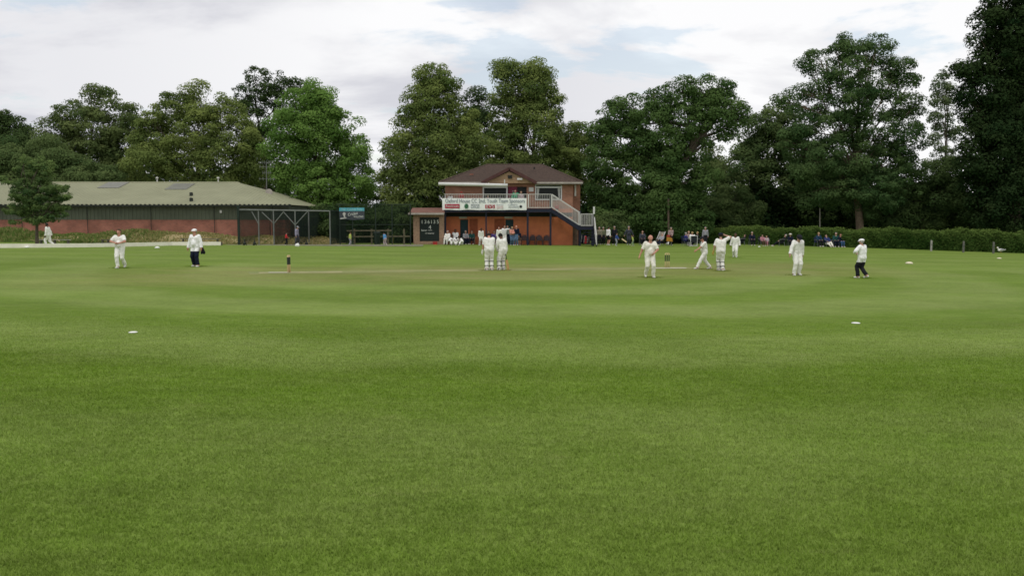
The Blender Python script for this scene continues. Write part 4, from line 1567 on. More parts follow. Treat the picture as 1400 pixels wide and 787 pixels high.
tag(link_mesh("grass_bank", bme), kind="structure")
BV = np.array(vs).reshape(len(by), nx, 3)


def bank_z(x_, y_):
    i = np.clip(np.searchsorted(bx, x_) - 1, 0, nx - 2); j = np.clip(np.searchsorted(by, y_) - 1, 0, len(by) - 2)
    return BV[j, i, 2]


# weeds and long grass on the bank
m_weed = leaf_mat("bank_weed_leaves", (0.12, 0.195, 0.045), (0.40, 0.31, 0.15), .3)
n_ = 26000
wx = -70 + (bx[-1] + 69.5) * rng.random(n_)
wy = 69.3 + 8.5 * rng.random(n_) ** 1.2
wz = bank_z(wx, wy)
gp_l = np.clip((-26 - wx) / 12, 0, 1)                # taller greener growth to the left
hh = (.06 + .15 * rng.random(n_)) * (1 + 1.7 * gp_l * (np.sin(wx * .55 + 1) > -.25))
V = np.empty((n_, 4, 3))
an = rng.random(n_) * math.pi
ww_ = .03 + .05 * rng.random(n_) + .03 * gp_l
dx_, dy_ = np.cos(an) * ww_, np.sin(an) * ww_
lx, ly = rng.normal(0, .3, n_) * hh, rng.normal(0, .3, n_) * hh
V[:, 0] = np.stack([wx, wy, wz], 1)
V[:, 1] = np.stack([wx + dx_ + lx * .5, wy + dy_ + ly * .5, wz + hh * .6], 1)
V[:, 2] = np.stack([wx + lx, wy + ly, wz + hh], 1)
V[:, 3] = np.stack([wx - dx_ + lx * .5, wy - dy_ + ly * .5, wz + hh * .55], 1)
tn = np.clip(.62 - .50 * gp_l + rng.normal(0, .22, n_), 0, 1)
tag(quad_mesh("weeds", V.reshape(-1, 3), n_, m_weed, tn), "weeds and long dry grass growing on the bank below the hall", "weeds", kind="stuff")

# ------------------------------------------------------------------ cricket nets
m_postd = mat("dark_green_post", (0.015, 0.028, 0.020), 0.6)
m_net = mat("dark_green_netting", (0.008, 0.018, 0.012), 0.9)
YN = gp(388, 335.3).y
net = empty("cricket_nets", (X(388, YN), YN, gz(X(388, YN))), "galvanised pipe frame of the practice nets hung with dark netting", "practice nets")
gzn = gz(X(388, YN)) - .02
zt_ = at(390, 288.0, YN).z
xa, xb = X(326, YN), X(451, YN)
MB().box((xa - .08, YN - .08, gzn), (xa + .08, YN + .08, at(326, 281, YN).z)).build("end_post", m_postd, net)
mb = MB().tube([(xa, YN, at(326, 286.6, YN).z), (xb, YN, at(451, 288.6, YN).z)], .052, 8)
mb.build("top_rail", m_pipe, net)
for px_, y_ in ((353.5, 0), (374, 0), (403.5, 0), (422, 3.0), (451, 0)):
    MB().tube([(X(px_, YN + y_), YN + y_, gzn), (X(px_, YN + y_), YN + y_, zt_)], .05, 8).build("post", m_pipe, net)
for a_, b_ in (((344, 289), (353, 305)), ((358, 290), (374, 305)), ((388, 289), (375, 305)), ((388, 290), (403, 307)), ((420.5, 289), (404, 307))):
    MB().tube([at(a_[0], a_[1], YN), at(b_[0], b_[1], YN)], .036, 8).build("brace", m_pipe, net)
mb = MB()
for y_ in (YN + 9.0,):
    mb.tube([(xa, y_, zt_), (xb, y_, zt_)], .04, 6)
for x_ in (xa, X(374, YN), X(403.5, YN), xb):
    mb.tube([(x_, YN, zt_), (x_, YN + 9, zt_)], .04, 6)
    mb.tube([(x_, YN + 9, zt_), (x_, YN + 9, gzn + .2)], .04, 6)
mb.build("rear_frame", m_postd, net)


def netting(mb, p, u, v, nu, nv, r):
    p, u, v = Vector(p), Vector(u), Vector(v)
    for k in range(nu + 1):
        a_ = p + u * k / nu
        mb.tube([a_, a_ + v], r, 3, False)
    for k in range(nv + 1):
        a_ = p + v * k / nv
        mb.tube([a_, a_ + u], r, 3, False)


mb = MB()
hN = zt_ - gzn
netting(mb, (xa, YN + 9, gzn + .1), (xb - xa, 0, 0), (0, 0, hN - .1), 110, 34, .013)
netting(mb, (X(374, YN), YN, gzn + .1), (0, 9, 0), (0, 0, hN - .1), 80, 28, .011)
netting(mb, (X(403.5, YN), YN, gzn + .1), (0, 9, 0), (0, 0, hN - .1), 80, 28, .011)
netting(mb, (xb, YN, gzn + .1), (0, 9, 0), (0, 0, hN - .1), 80, 28, .011)
netting(mb, (xa, YN, gzn + .1), (0, 9, 0), (0, 0, hN - .1), 80, 28, .011)
mb.build("netting", m_net, net)
m_conc = mat("pale_concrete_strip", (0.30, 0.28, 0.22), 0.9, 0.15)
mb = MB().box((xa - 1, YN - .25, gzn - .05), (xb + 7.5, YN + .35, gzn + .07))
tag(mb.build("path_edging", m_conc), kind="structure")
# low folded stools and weights at the net foot
for px_, lb in ((334.5, "small dark net weight, nearest the thick dark end post"), (348, "small dark tripod stand tipped over inside the net front"), (419, "low dark net weight right of the man in the nets")):
    q = gp(px_, 335.4)
    mb = MB()
    for a_ in (0, 120, 240):
        mb.tube([q + Vector((.16 * math.cos(R(a_)), .16 * math.sin(R(a_)), 0)), q + Vector((0, 0, .36)), q + Vector((-.02, 0, .5))], [.03, .035, .05], 6)
    mb.ball(q + Vector((0, 0, .16)), .13, 8)
    tag(mb.build("net_weight", m_hdark, origin=q, smooth=True), lb, "net weight", "weights along the foot of the nets")
q = gp(406.5, 337)
mb = MB().ball(q + Vector((0, 0, .10)), .19, 12, (1, .7, .75)).ball(q + Vector((.05, 0, .2)), .08, 8)
tag(mb.build("plastic_bag", m_bagw, origin=q, smooth=True), "white plastic bag on the grass at the feet of the man in the nets", "bag")

# ------------------------------------------------------------------ green mesh fence with banner, rail fence
YF = 71.5
fx0, fx1 = X(460, YF), X(562, YF)
fzt = at(500, 279.5, YF).z
fg = gz(fx0)
fen = empty("mesh_fence", ((fx0 + fx1) / 2, YF, fg), "tall dark green mesh fence between the practice nets and the score hut", "fence")
for px_ in (464.5, 482, 513.5, 536, 561):
    MB().box((X(px_, YF) - .04, YF - .04, fg - .1), (X(px_, YF) + .04, YF + .04, fzt)).build("post", m_postd, fen)
mb = MB()
netting(mb, (fx0, YF + .05, fg + .05), (fx1 - fx0, 0, 0), (0, 0, fzt - fg - .1), 110, 30, .007)
mb.build("mesh_panel", m_net, fen)
MB().tube([(fx0, YF, fzt), (fx1, YF, fzt)], .03, 6).tube([(fx0, YF, (fzt + fg) / 2), (fx1, YF, (fzt + fg) / 2)], .025, 6).build("rail", m_postd, fen)

cb_ = empty("shop_banner", at(481, 300, YF - .12), "dark banner with turquoise top strip and slanted white lettering on the green mesh fence", "banner")
ORG[cb_.name] = Vector(cb_.location)
x0_, x1_ = X(464.5, YF), X(498.5, YF)
zA, zB, zC = at(481, 284, YF).z, at(481, 288.6, YF).z, at(481, 300.2, YF).z
yb_ = YF - .10
nn = 16
for nm, za, zb2, m_ in (("top_strip", zB, zA, mat("turquoise_vinyl", (0.10, 0.38, 0.45), 0.5)), ("banner_sheet", zC, zB, mat("charcoal_vinyl", (0.065, 0.075, 0.09), 0.5, 0.3, 1.5))):
    vs = []
    for k in range(nn + 1):
        x_ = x0_ + (x1_ - x0_) * k / nn
        for z_ in (za, zb2):
            vs.append((x_, yb_ + .02 * math.sin(k * 1.3), z_ + (.03 * math.sin(k * .5) if z_ == zC else 0)))
    MB().add(vs, [(2 * k, 2 * k + 2, 2 * k + 3, 2 * k + 1) for k in range(nn)]).build(nm, m_, cb_, smooth=True)
yt_ = yb_ - .04
for wd_, f_, k_ in (("The", .16, .16), ("Cricket", .49, .36), ("Shop", .82, .2)):
    text_mesh("banner_lettering", wd_, .25, mat("pale_cyan_print", (0.35, 0.62, 0.65), 0.6), cb_, (x0_ + (x1_ - x0_) * f_, yt_, (zA + zB) / 2), width=(x1_ - x0_) * k_)
text_mesh("banner_lettering", "Cricket", .34, m_num, cb_, (X(482.5, YF), yt_, at(481, 292.5, YF).z), width=.85, shear=.3, rot=(math.pi / 2, -.18, 0))
text_mesh("banner_lettering", "WILLOWS", .22, m_num, cb_, (X(490.5, YF), yt_, at(481, 296.3, YF).z), width=.8)
mb = MB().tube([(X(471, YF), yt_, zC + .48), (X(471, YF), yt_ + .01, zC + .48)], .13, 10).bar((X(471, YF), yt_, zC + .38), (X(472, YF), yt_, zC + .15), .01, .12).bar((X(465.5, YF), yt_, zC + .08), (X(474, YF), yt_, zC + .15), .01, .09)
mb.build("player_silhouette", m_curtain, cb_)

m_wrail = mat("weathered_rail_timber", (0.20, 0.17, 0.11), 0.9, 0.2)
YR = 74.0
rl = empty("rail_fence", (X(510, YR), YR, gz(X(510, YR))), "weathered wooden post and rail fence behind the green mesh fence", "fence")
for a_, b_, py_ in ((474, 536, 315.5), (474, 562, 323.5)):
    MB().bar(at(a_, py_, YR), at(b_, py_ - .6, YR), .06, .11).build("rail", m_wrail, rl)
for px_ in (484, 507.5, 530, 552):
    MB().box((X(px_, YR) - .07, YR + .04, -.2), (X(px_, YR) + .07, YR + .16, at(500, 313, YR).z)).build("post", m_wrail, rl)
q = gp(537, 333)
tag(MB().tube([q, q + Vector((0, 0, .75)), q + Vector((0, 0, .8))], [.05, .05, .02], 8).build("marker_post", mat("yellow_post_paint", (0.35, 0.28, 0.04), 0.7), origin=q), "short yellow post standing right of the child in blue", "post")
q = gp(515.5, 334.4)
root = empty("wheelie_bin", q, "dark green bin standing against the mesh fence between the two children", "bin")
MB().hexa([q + Vector(v) for v in ((-.2, -.2, 0.05), (.2, -.2, .05), (.2, .25, .05), (-.2, .25, .05), (-.26, -.26, 1.0), (.26, -.26, 1.0), (.26, .3, 1.0), (-.26, .3, 1.0))]).build("bin_body", m_postd, root)
MB().hexa([q + Vector(v) for v in ((-.28, -.29, 1.003), (.28, -.29, 1.003), (.28, .33, 1.003), (-.28, .33, 1.003), (-.26, -.26, 1.05), (.26, -.26, 1.05), (.26, .33, 1.1), (-.26, .33, 1.1))]).build("lid", m_postd, root)
for s in (-1, 1):
    MB().tube([q + Vector((s * .2, .26, .09)), q + Vector((s * .25, .26, .09))], .09, 12).build("wheel", m_plch, root)

# ------------------------------------------------------------------ poles on the right
q = at(1121, 330, 88)
root = empty("metal_pole", (q.x, 88, gz(q.x)), "thin pale grey metal pole rising behind the hedge beside the ash tree", "pole")
MB().tube([(q.x, 88, gz(q.x)), at(1121, 273, 88)], .055, 8).build("shaft", m_fasc, root)
MB().box((q.x - .1, 87.9, gz(q.x) - .05), (q.x + .1, 88.1, gz(q.x) + .08)).build("base_plate", m_fasc, root)
q = at(914, 330, 84)
root = empty("wooden_pole", (q.x, 84, gz(q.x)), "slim brown wooden pole standing in front of the dark oak", "pole")
MB().tube([(q.x, 84, gz(q.x)), at(913.8, 272, 84)], [.11, .085], 8).build("shaft", mat("creosoted_pole", (0.12, 0.085, 0.065), 0.9), root)
MB().tube([at(913.8, 272, 84), at(913.8, 271, 84)], [.10, .03], 8).build("cap", m_hdark, root)
# posts with wire in front of the right hedge
for px_, py_, lb in ((1273, 343.3, "pale concrete fence post in front of the right hedge, the left and brighter one"), (1317, 345, "grey fence post in front of the right hedge, second from the left"),
                     (1358, 346.5, "dull fence post in front of the hedge near the right edge")):
    q = gp(px_, py_)
    root = empty("fence_post", q, lb, "fence post", "posts along the front of the right hedge")
    mm = mat("pale_concrete_post" if px_ < 1300 else "dull_concrete_post", (0.36, 0.35, 0.31) if px_ < 1300 else (0.14, 0.14, 0.12), 0.9)
    MB().hexa([q + Vector(v) for v in ((-.06, -.06, -.1), (.06, -.06, -.1), (.06, .06, -.1), (-.06, .06, -.1), (-.055, -.055, .86), (.055, -.055, .86), (.055, .055, .90), (-.055, .055, .90))]).build("post_shaft", mm, root)
    MB().tube([q + Vector((-.08, -.07, .6)), q + Vector((.08, -.07, .6))], .012, 5).build("wire_staple", m_pipe, root)
# gull-like white bird on the grass
q = gp(1368, 345.6)
root = empty("white_bird", q, "small white bird standing on the grass at the foot of the hedge, far right", "bird")
mb = MB().ball(q + Vector((0, 0, .22)), .16, 12, (1.5, .75, .75)).capsule(q + Vector((-.16, 0, .27)), q + Vector((-.25, 0, .40)), .06, .05).ball(q + Vector((-.26, 0, .42)), .06, 10).capsule(q + Vector((.2, 0, .22)), q + Vector((.38, 0, .27)), .06, .02)
mb.build("body", m_mark, root, smooth=True)
MB().tube([q + Vector((-.31, 0, .42)), q + Vector((-.39, 0, .40))], [.018, .004], 6).build("beak", mat("yellow_beak", (.5, .3, .03)), root)
for s in (-1, 1):
    MB().tube([q + Vector((s * .0, s * .05, .12)), q + Vector((0, s * .05, 0))], .012, 5).build("leg", mat("yellow_beak", (.5, .3, .03)), root)
    MB().ball(q + Vector((.06, s * .10, .25)), .13, 10, (1.5, .25, .6)).build("wing", mat("grey_wing", (.42, .43, .45)), root, smooth=True)
# ------------------------------------------------------------------ spectators
SIT = dict(pz=.47, feet=((-.13, .44, 0), (.13, .46, 0)), hands=((-.14, .36, .58), (.14, .36, .58)), knees=((0, .3, 1), (0, .3, 1)), lean=2)
GSIT = dict(pz=.14, feet=((-.16, .60, 0), (.16, .55, 0)), hands=((-.16, .42, .42), (.16, .40, .44)), knees=((-.2, .2, 1), (.2, .2, 1)), lean=14)
LOUNGE = dict(pz=.36, feet=((-.12, .72, 0), (.12, .80, 0)), hands=((-.18, .25, .50), (.18, .25, .50)), knees=((0, .2, 1), (0, .2, 1)), lean=-28)
FW = .03


def sp_at(px, Y):
    x_ = X(px, Y)
    return Vector((x_, Y, gz(x_)))


def stand(label, px, Y, yaw=FRONT, H=1.75, **k):
    k.setdefault("fine", FW)
    return person(label, sp_at(px, Y), yaw, H=H, group=SPC, **k)


def sitter(label, px, Y, yaw=FRONT, H=1.75, seat=None, seatlabel=None, frame=None, pose=SIT, **k):
    k.setdefault("fine", FW)
    kk = dict(pose); kk.update(k)
    q = sp_at(px, Y)
    person(label, q, yaw, H=H, group=SPC, **kk)
    if seat is not None:
        chair(q, yaw, seatlabel, "chair", "folding chairs of the spectators", seat, frame or m_pipe, name="folding_chair", sc=1.0)


FAB = mat("dark_chair_canvas", (0.02, 0.025, 0.03), 0.9)
FABB = mat("navy_chair_canvas", (0.02, 0.03, 0.09), 0.9)
# -- by the pavilion wall
y1 = YD - .9
sitter("man in whites sitting on a chair at the left pavilion post", 612, YD - .2, FRONT + R(-20), shirt=WHITE, legs=WHITE, hair="grey", seat=m_plch, seatlabel="dark chair under the man in whites by the left pavilion post")
sitter("player in whites sitting on the grass with knees up, left of the teal door", 618, y1, FRONT + R(15), pose=GSIT, shirt=WHITE2, legs=WHITE, skin="brown")
sitter("man in white shirt and black trousers seated upright before the teal door's left edge", 622.5, YW - .8, FRONT, shirt=WHITE2, legs=BLACK, skin="brown", H=1.9, seat=m_plch, seatlabel="dark chair under the man in white shirt and black trousers")
sitter("player in whites leaning forward on the grass in front of the teal door", 630, y1, FRONT + R(-25), pose=GSIT, shirt=WHITE, legs=WHITE, skin="brown", lean=30)
sitter("person in pale grey shirt and dark trousers seated at the door's right jamb", 636.5, YW - .9, FRONT + R(20), shirt=GREY, legs=NAVY, hair="grey", seat=m_plch, seatlabel="dark chair under the person in the pale grey shirt")
sitter("person in dark green top seated against the orange wall", 645, YW - .8, FRONT, shirt=DGREEN, legs=BLACK, hair="brown", seat=m_plch, seatlabel="dark chair under the person in dark green")
stand("young batsman in whites standing in leg pads by the middle balcony post", 657.5, YD - 1.2, FRONT + R(12), H=1.55, shirt=WHITE, legs=WHITE, skin="brown", pads=True, feet=((-.18, 0, 0), (.16, .05, 0)), lean=8, head=20)
sitter("person in black seated just right of the middle balcony post", 668, YW - .9, FRONT, shirt=BLACK, legs=BLACK, seat=m_plch, seatlabel="dark chair behind the two batsmen, under the person in black")
sitter("person in violet top seated between the batsmen's heads", 675.5, YW - .9, FRONT + R(10), shirt=PURPLE, legs=BLACK, hair="brown", seat=m_plch, seatlabel="dark chair under the person in the violet top")
stand("player in whites standing left in the huddle before the second door", 682.5, YD - .6, R(160), shirt=WHITE, legs=WHITE, skin="pink", hair="brown", H=1.68)
stand("player in whites with arm raised in the middle of the huddle", 689.5, YD + .3, R(200), shirt=WHITE2, legs=WHITE, hair="dark", H=1.80, hands=((-.35, .30, 1.35), (.28, .1, .85)))
stand("man in grey and white shirt and dark trousers in the huddle by the door", 694, YD + .6, R(170), shirt=cloth("pale sage", (.40, .44, .42)), legs=NAVY, hair="brown", H=1.80)
stand("person in salmon pink top and pale jeans with folded arms", 700, YD - .5, FRONT + R(10), shirt=PINK, legs=JEANS, hair="blond", H=1.70, hands=((.06, .22, 1.12), (-.06, .24, 1.08)), elb=((-1, 0, -.3), (1, 0, -.3)))
stand("tall bald man in navy jacket and jeans, rightmost of the huddle", 706.5, YD - .6, R(150), shirt=NAVY, legs=JEANS, hair=None, skin="pink", H=1.80, stout=1.05)
stand("bare legged child in dark top standing behind the man in the navy jacket", 709.5, YD + .0, R(190), shirt=NAVY, legs=BROWN, shorts=True, H=1.3, shoes=M_SHOEW)
# -- on the balcony
for lb, px_, y_, kw in (
    ("person in red cap and red top leaning on the left of the balcony", 631, YD + .55, dict(shirt=RED, legs=BLACK, cap=RED, H=1.52)),
    ("person with white sleeves bending over the far left of the balcony", 616, YD + .45, dict(shirt=WHITE2, legs=NAVY, hair="blond", H=1.35, lean=14, skin="brown")),
    ("child in pale pink standing behind the balcony rail by the left window", 667, YD + .4, dict(shirt=cloth("pale pink", (.5, .4, .42)), legs=GREY, hair="blond", H=1.18)),
    ("man in bright green shirt standing on the balcony before the maroon door", 704.5, YD + .8, dict(shirt=GREEN, legs=BLACK, hair="brown", H=1.72, skin="pink", stout=1.15, hands=((-.4, .15, 1.2), (.3, .1, .9)))),
    ("person in pale pink top on the balcony in the dark doorway", 712.3, YD + .8, dict(shirt=cloth("pale pink", (.5, .4, .42)), legs=GREY, hair="blond", H=1.58)),
    ("person in red seated behind the stair top below the curtained window", 764, YW - .5, dict(shirt=RED, legs=BLACK, H=1.02, hair="dark"))):
    person(lb, Vector((X(px_, y_), y_, ZD)) if px_ != 764 else Vector((X(761.5, y_), y_ + .1, ZD - .55)), FRONT, group="people on the balcony", fine=FW, **kw)
# platform note: the red figure stands on the upper stair treads
# -- nets and rail
stand("child in red top playing in the practice nets", 390.5, YN - .15, R(-70), H=1.08, shirt=RED, legs=BLACK, hands=((-.42, .05, .9), (.32, .28, 1.0)), feet=((-.16, .12, 0), (.16, -.18, .03)))
stand("man in lilac shirt and grey cap standing in the practice nets", 405, YN - .1, R(-100), H=1.62, shirt=LILAC, legs=cloth("charcoal grey", (.06, .06, .075)), cap=GREY, capkind="cap", feet=((-.12, .12, 0), (.12, -.12, 0)), head=18)
stand("child in lime yellow top and grey trousers by the mesh fence", 478, 69.3, R(-60), H=1.16, shirt=YELL, legs=GREY, hair="brown", feet=((-.12, .14, 0), (.12, -.2, .03)))
stand("child in sky blue top near the score hut leaning forward", 526.5, 70.2, R(60), H=1.16, shirt=SKYB, legs=cloth("pale pink", (.5, .4, .42)), hair="dark", lean=16, feet=((-.1, .1, 0), (.1, -.14, .03)))
# -- right of the pavilion
YS1 = 79.5
stand("person in beige top standing next to the stair foot", 819.5, YS1, R(170), H=1.72, shirt=cloth("beige", (.25, .23, .17)), legs=BLACK, hair="grey")
stand("grey haired person in olive top, second right of the stair foot", 824.5, YS1 + .5, R(200), H=1.70, shirt=cloth("olive", (.17, .18, .11)), legs=BLACK, hair="grey")
stand("bare legged man in long white shirt right of the stair foot", 831.5, YS1 - 1.4, R(-60), H=1.76, shirt=WHITE2, legs=BLACK, shorts=True, hem=-.16, hair="dark", skin="pink")
stand("man in black jacket standing behind the boy with the bat", 840.5, YS1 + .2, R(150), H=1.80, shirt=BLACK, legs=BLACK, hair="grey", stout=1.2)
stand("boy in blue top and grey trousers swinging a bat", 842.5, YS1 - 2.6, R(-110), H=1.18, shirt=BLUE, legs=cloth("pale grey", (.33, .35, .38)), hair="brown", hands=((-.1, .45, .78), (.02, .45, .72)), lean=8)
q_ = sp_at(842.5, YS1 - 2.6)
bat(q_ + Vector((.28, -.05, .80)), q_ + Vector((.93, -.18, .33)), "pale bat held out low by the boy in blue", m_batp, .95)
stand("tall man in dark grey top and trousers standing with a child", 859.5, YS1, FRONT + R(10), H=1.80, shirt=cloth("dark grey", (.05, .055, .07)), legs=cloth("dark grey", (.05, .055, .07)), hair="grey", stout=1.1, hands=((-.42, .1, .90), (.42, .1, .90)))
stand("small child in lime green top crouching beside the tall man in dark grey", 866, YS1 - 2.2, R(70), H=.98, shirt=YELL, legs=cloth("pale green", (.28, .38, .22)), hair="blond", lean=18, feet=((-.12, .1, 0), (.12, -.1, 0)))
sitter("man in dark jacket seated against the hedge near the oak", 878.5, YS1, FRONT, shirt=cloth("dark grey", (.05, .055, .07)), legs=BLACK, hair="brown", seat=FAB, seatlabel="dark folding chair under the man by the oak", H=1.9)
sitter("man in grey top reclining in a long chair left of the wooden pole", 904, YS1 - .5, FRONT + R(-35), shirt=GREY, legs=NAVY, pose=LOUNGE, hair="grey", H=1.8)
q_ = sp_at(901.5, YS1 - .2)
root = empty("deck_chair", q_, "pale framed deck chair under the reclining man in grey", "chair", rz=FRONT + R(-35))
for s in (-1, 1):
    MB().tube([(s * .28, -.75, 1.28), (s * .28, .45, .0)], .03, 6).build("frame_bar", m_trim, root, local=True)
    MB().tube([(s * .25, -.55, .0), (s * .25, .45, .42)], .03, 6).build("leg", m_trim, root, local=True)
vs = []
for k in range(9):
    t_ = k / 8
    y_, z_ = -.72 + 1.1 * t_, 1.25 - 1.0 * t_ + .35 * t_ * t_ - .28 * math.sin(math.pi * t_)
    vs += [(-.26, y_, z_), (.26, y_, z_)]
MB().add(vs, [(2 * k, 2 * k + 1, 2 * k + 3, 2 * k + 2) for k in range(8)]).build("sling", mat("faded_canvas", (.22, .20, .16), .9), root, local=True)
stand("man in grey pink shirt standing by the wooden pole holding a coloured cloth", 917.5, YS1 - .2, FRONT, H=1.74, shirt=cloth("dusty pink", (.30, .22, .21)), legs=BLACK, hair="grey", hands=((-.05, .3, .95), (.22, .3, .92)), stout=1.1)
q_ = sp_at(915.3, YS1 - .75)
root = empty("picnic_blanket", q_, "orange and yellow blanket folded over a small stool by the wooden pole", "blanket")
MB().hexa([q_ + Vector(v) for v in ((-.25, -.15, .42), (.30, -.15, .38), (.30, .15, .38), (-.25, .15, .42), (-.22, -.12, .80), (.24, -.12, .72), (.24, .12, .72), (-.22, .12, .80))]).build("blanket_fold", cloth("orange", (.42, .22, .04), .2), root)
MB().hexa([q_ + Vector(v) for v in ((-.24, -.14, .805), (.1, -.14, .8), (.1, .14, .8), (-.24, .14, .805), (-.2, -.1, 1.0), (.05, -.1, 1.0), (.05, .1, 1.0), (-.2, .1, 1.0))]).build("blanket_top", cloth("rust red", (.28, .05, .03), .2), root)
for sx_ in (-1, 1):
    for sy_ in (-1, 1):
        MB().tube([q_ + Vector((sx_ * .18, sy_ * .1, .42)), q_ + Vector((sx_ * .2, sy_ * .12, 0))], .02, 6).build("stool_leg", m_pipe, root)
q_ = gp(913.5, 334.6)
tag(MB().ball(q_ + Vector((0, 0, .11)), .2, 12, (1.1, .7, .65)).ball(q_ + Vector((.06, 0, .2)), .09, 8).build("plastic_bag", m_bagw, origin=q_, smooth=True), "white plastic bag on the grass below the wooden pole", "bag")
sitter("white haired person in violet blue top at the left of the seated circle", 937.5, YS1 - 1.2, R(-80), shirt=cloth("violet blue", (.04, .045, .18)), legs=NAVY, hair="grey", seat=FABB, seatlabel="blue folding chair at the left of the seated circle", H=1.75)
sitter("person in pink top facing us at the back of the seated circle", 941.8, YS1 + .6, FRONT, shirt=cloth("dusty pink", (.30, .22, .21)), legs=GREY, hair="blond", seat=FAB, seatlabel="dark folding chair under the person in pink at the back of the circle", H=1.9)
sitter("blond person in white top sitting in the white framed chair with back to us", 947, YS1 - 1.6, R(0), shirt=WHITE2, legs=NAVY, hair="blond", H=1.85)
q_ = sp_at(948.5, YS1 - 1.75)
root = empty("folding_chair", q_, "folding chair with white frame and black canvas back seen from behind", "chair", "folding chairs of the spectators")
MB().tube([(-.30, -.22, 0), (-.30, -.26, .95), (-.30, -.22, 0)][:2], .028, 6).tube([(.30, -.22, 0), (.30, -.26, .95)], .028, 6).tube([(-.30, -.26, .95), (.30, -.26, .95)], .028, 6).tube([(-.30, -.22, .06), (.30, -.22, .06)], .028, 6).build("frame", m_trim, root, local=True)
MB().box((-.28, -.262, .38), (.28, -.235, .93)).build("backrest", FAB, root, local=True)
MB().box((-.28, -.20, .38), (.28, .24, .42)).build("seat", FAB, root, local=True)
for s in (-1, 1): MB().tube([(s * .29, .24, .40), (s * .30, .26, 0)], .024, 6).build("leg", m_trim, root, local=True)
sitter("blond woman in dark top facing left in the seated circle", 954.5, YS1 - .7, R(70), shirt=BLACK, legs=BLACK, hair="blond", seat=FAB, seatlabel="dark folding chair at the right of the seated circle", H=1.85)
stand("man in grey hooded top standing by the hedge behind the seated circle", 964.5, YS1 + .8, FRONT, H=1.80, shirt=GREY, legs=BLACK, hair="grey", stout=1.1)
YS2 = 82.0
sitter("man in black lying far back in a recliner behind the distant fielder", 1015, YS2, R(80), shirt=BLACK, legs=BLACK, pose=LOUNGE, hair="dark", seat=FAB, seatlabel="dark chair under the reclining man behind the distant fielder")
sitter("white haired person in dark coat seated before the hedge", 1028.5, YS2, FRONT, shirt=NAVY, legs=BLACK, hair="grey", seat=FAB, seatlabel="dark folding chair under the white haired person in a dark coat", H=1.85)
sitter("dark haired child in pink top seated left of the pair before the hedge", 1042.5, YS2 - 1, FRONT + R(15), shirt=cloth("rose pink", (.45, .20, .24)), legs=BROWN, hair="dark", seat=FAB, seatlabel="small dark chair under the dark haired child in pink", H=1.5)
sitter("blond child in pale pink top seated right of the pair before the hedge", 1048.5, YS2 - 1, FRONT + R(-15), shirt=cloth("pale pink", (.5, .4, .42)), legs=cloth("rose pink", (.45, .20, .24)), hair="blond", seat=FAB, seatlabel="small dark chair under the blond child in pale pink", H=1.35)
sitter("grey haired man in black reclining left of the tall looking-down fielder", 1070, YS2 - 1.4, R(70), shirt=BLACK, legs=BLACK, pose=LOUNGE, hair="grey", seat=FAB, seatlabel="dark chair under the grey haired reclining man", H=1.85)
sitter("person with pale hat seated just behind the tall fielder's shoulder", 1081, YS2 - 1.4, FRONT, shirt=NAVY, legs=BLACK, hair="grey", cap=CREAM, capkind="hat", seat=FAB, seatlabel="dark chair behind the tall fielder", H=1.7)
YS3 = 80.3
for px_, lb, kw, sl_b in (
    (1119.5, "man in teal navy jacket seated, leftmost of the four left of the ash trunk", dict(shirt=cloth("teal navy", (.02, .05, .09)), legs=BLACK, hair="blond", H=1.9), "folding chair, leftmost of the four left of the ash trunk"),
    (1132.5, "man in blue jumper and cream trousers seated with legs stretched out", dict(shirt=cloth("royal navy", (.03, .045, .14)), legs=CREAM, hair="brown", H=1.85, pose=LOUNGE), "folding chair under the man in cream trousers"),
    (1143.5, "grey haired person in dark green jacket seated, third of the four", dict(shirt=DGREEN, legs=NAVY, hair="grey", H=1.9), "folding chair under the person in the dark green jacket"),
    (1149.5, "person in navy top and blue jeans seated nearest the ash trunk", dict(shirt=NAVY, legs=cloth("denim blue", (.05, .11, .22)), hair="brown", skin="pink", H=1.75), "folding chair nearest the ash trunk")):
    pose = kw.pop("pose", SIT)
    sitter(lb, px_, YS3 - (px_ - 1119) * .02, FRONT + R(random.uniform(-10, 40)), seat=FABB, seatlabel=sl_b, pose=pose, **kw)
# ------------------------------------------------------------------ trees and hedges
m_bark = mat("grey_brown_bark", (0.10, 0.08, 0.06), 0.95, 0.25, 5, bump=1.0, bscale=12)
m_barkl = mat("warm_bark", (0.15, 0.11, 0.08), 0.95, 0.2, 5, bump=1.0, bscale=12)
GREENS = {
    "bright": leaf_mat("light_green_leaves", (0.083, 0.169, 0.034), (0.214, 0.344, 0.084)),
    "lime": leaf_mat("lime_tree_leaves", (0.082, 0.130, 0.038), (0.240, 0.292, 0.085)),
    "olive": leaf_mat("olive_green_leaves", (0.062, 0.104, 0.036), (0.185, 0.228, 0.080)),
    "mid": leaf_mat("mid_green_leaves", (0.058, 0.106, 0.037), (0.162, 0.214, 0.077)),
    "oak": leaf_mat("deep_green_leaves", (0.048, 0.098, 0.030), (0.120, 0.190, 0.058)),
    "ash": leaf_mat("blue_green_leaves", (0.040, 0.087, 0.031), (0.123, 0.185, 0.065)),
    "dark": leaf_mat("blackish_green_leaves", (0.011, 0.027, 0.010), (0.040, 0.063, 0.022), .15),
    "dim": leaf_mat("dull_green_leaves", (0.025, 0.050, 0.018), (0.075, 0.111, 0.037), .2),
    "hedge": leaf_mat("hedge_leaves", (0.038, 0.085, 0.018), (0.165, 0.240, 0.060)),
    "small": leaf_mat("young_tree_leaves", (0.050, 0.101, 0.039), (0.202, 0.280, 0.090)),
    "yard": leaf_mat("grey_green_leaves", (0.067, 0.111, 0.050), (0.195, 0.245, 0.110)),
}


NLEAF = [0]


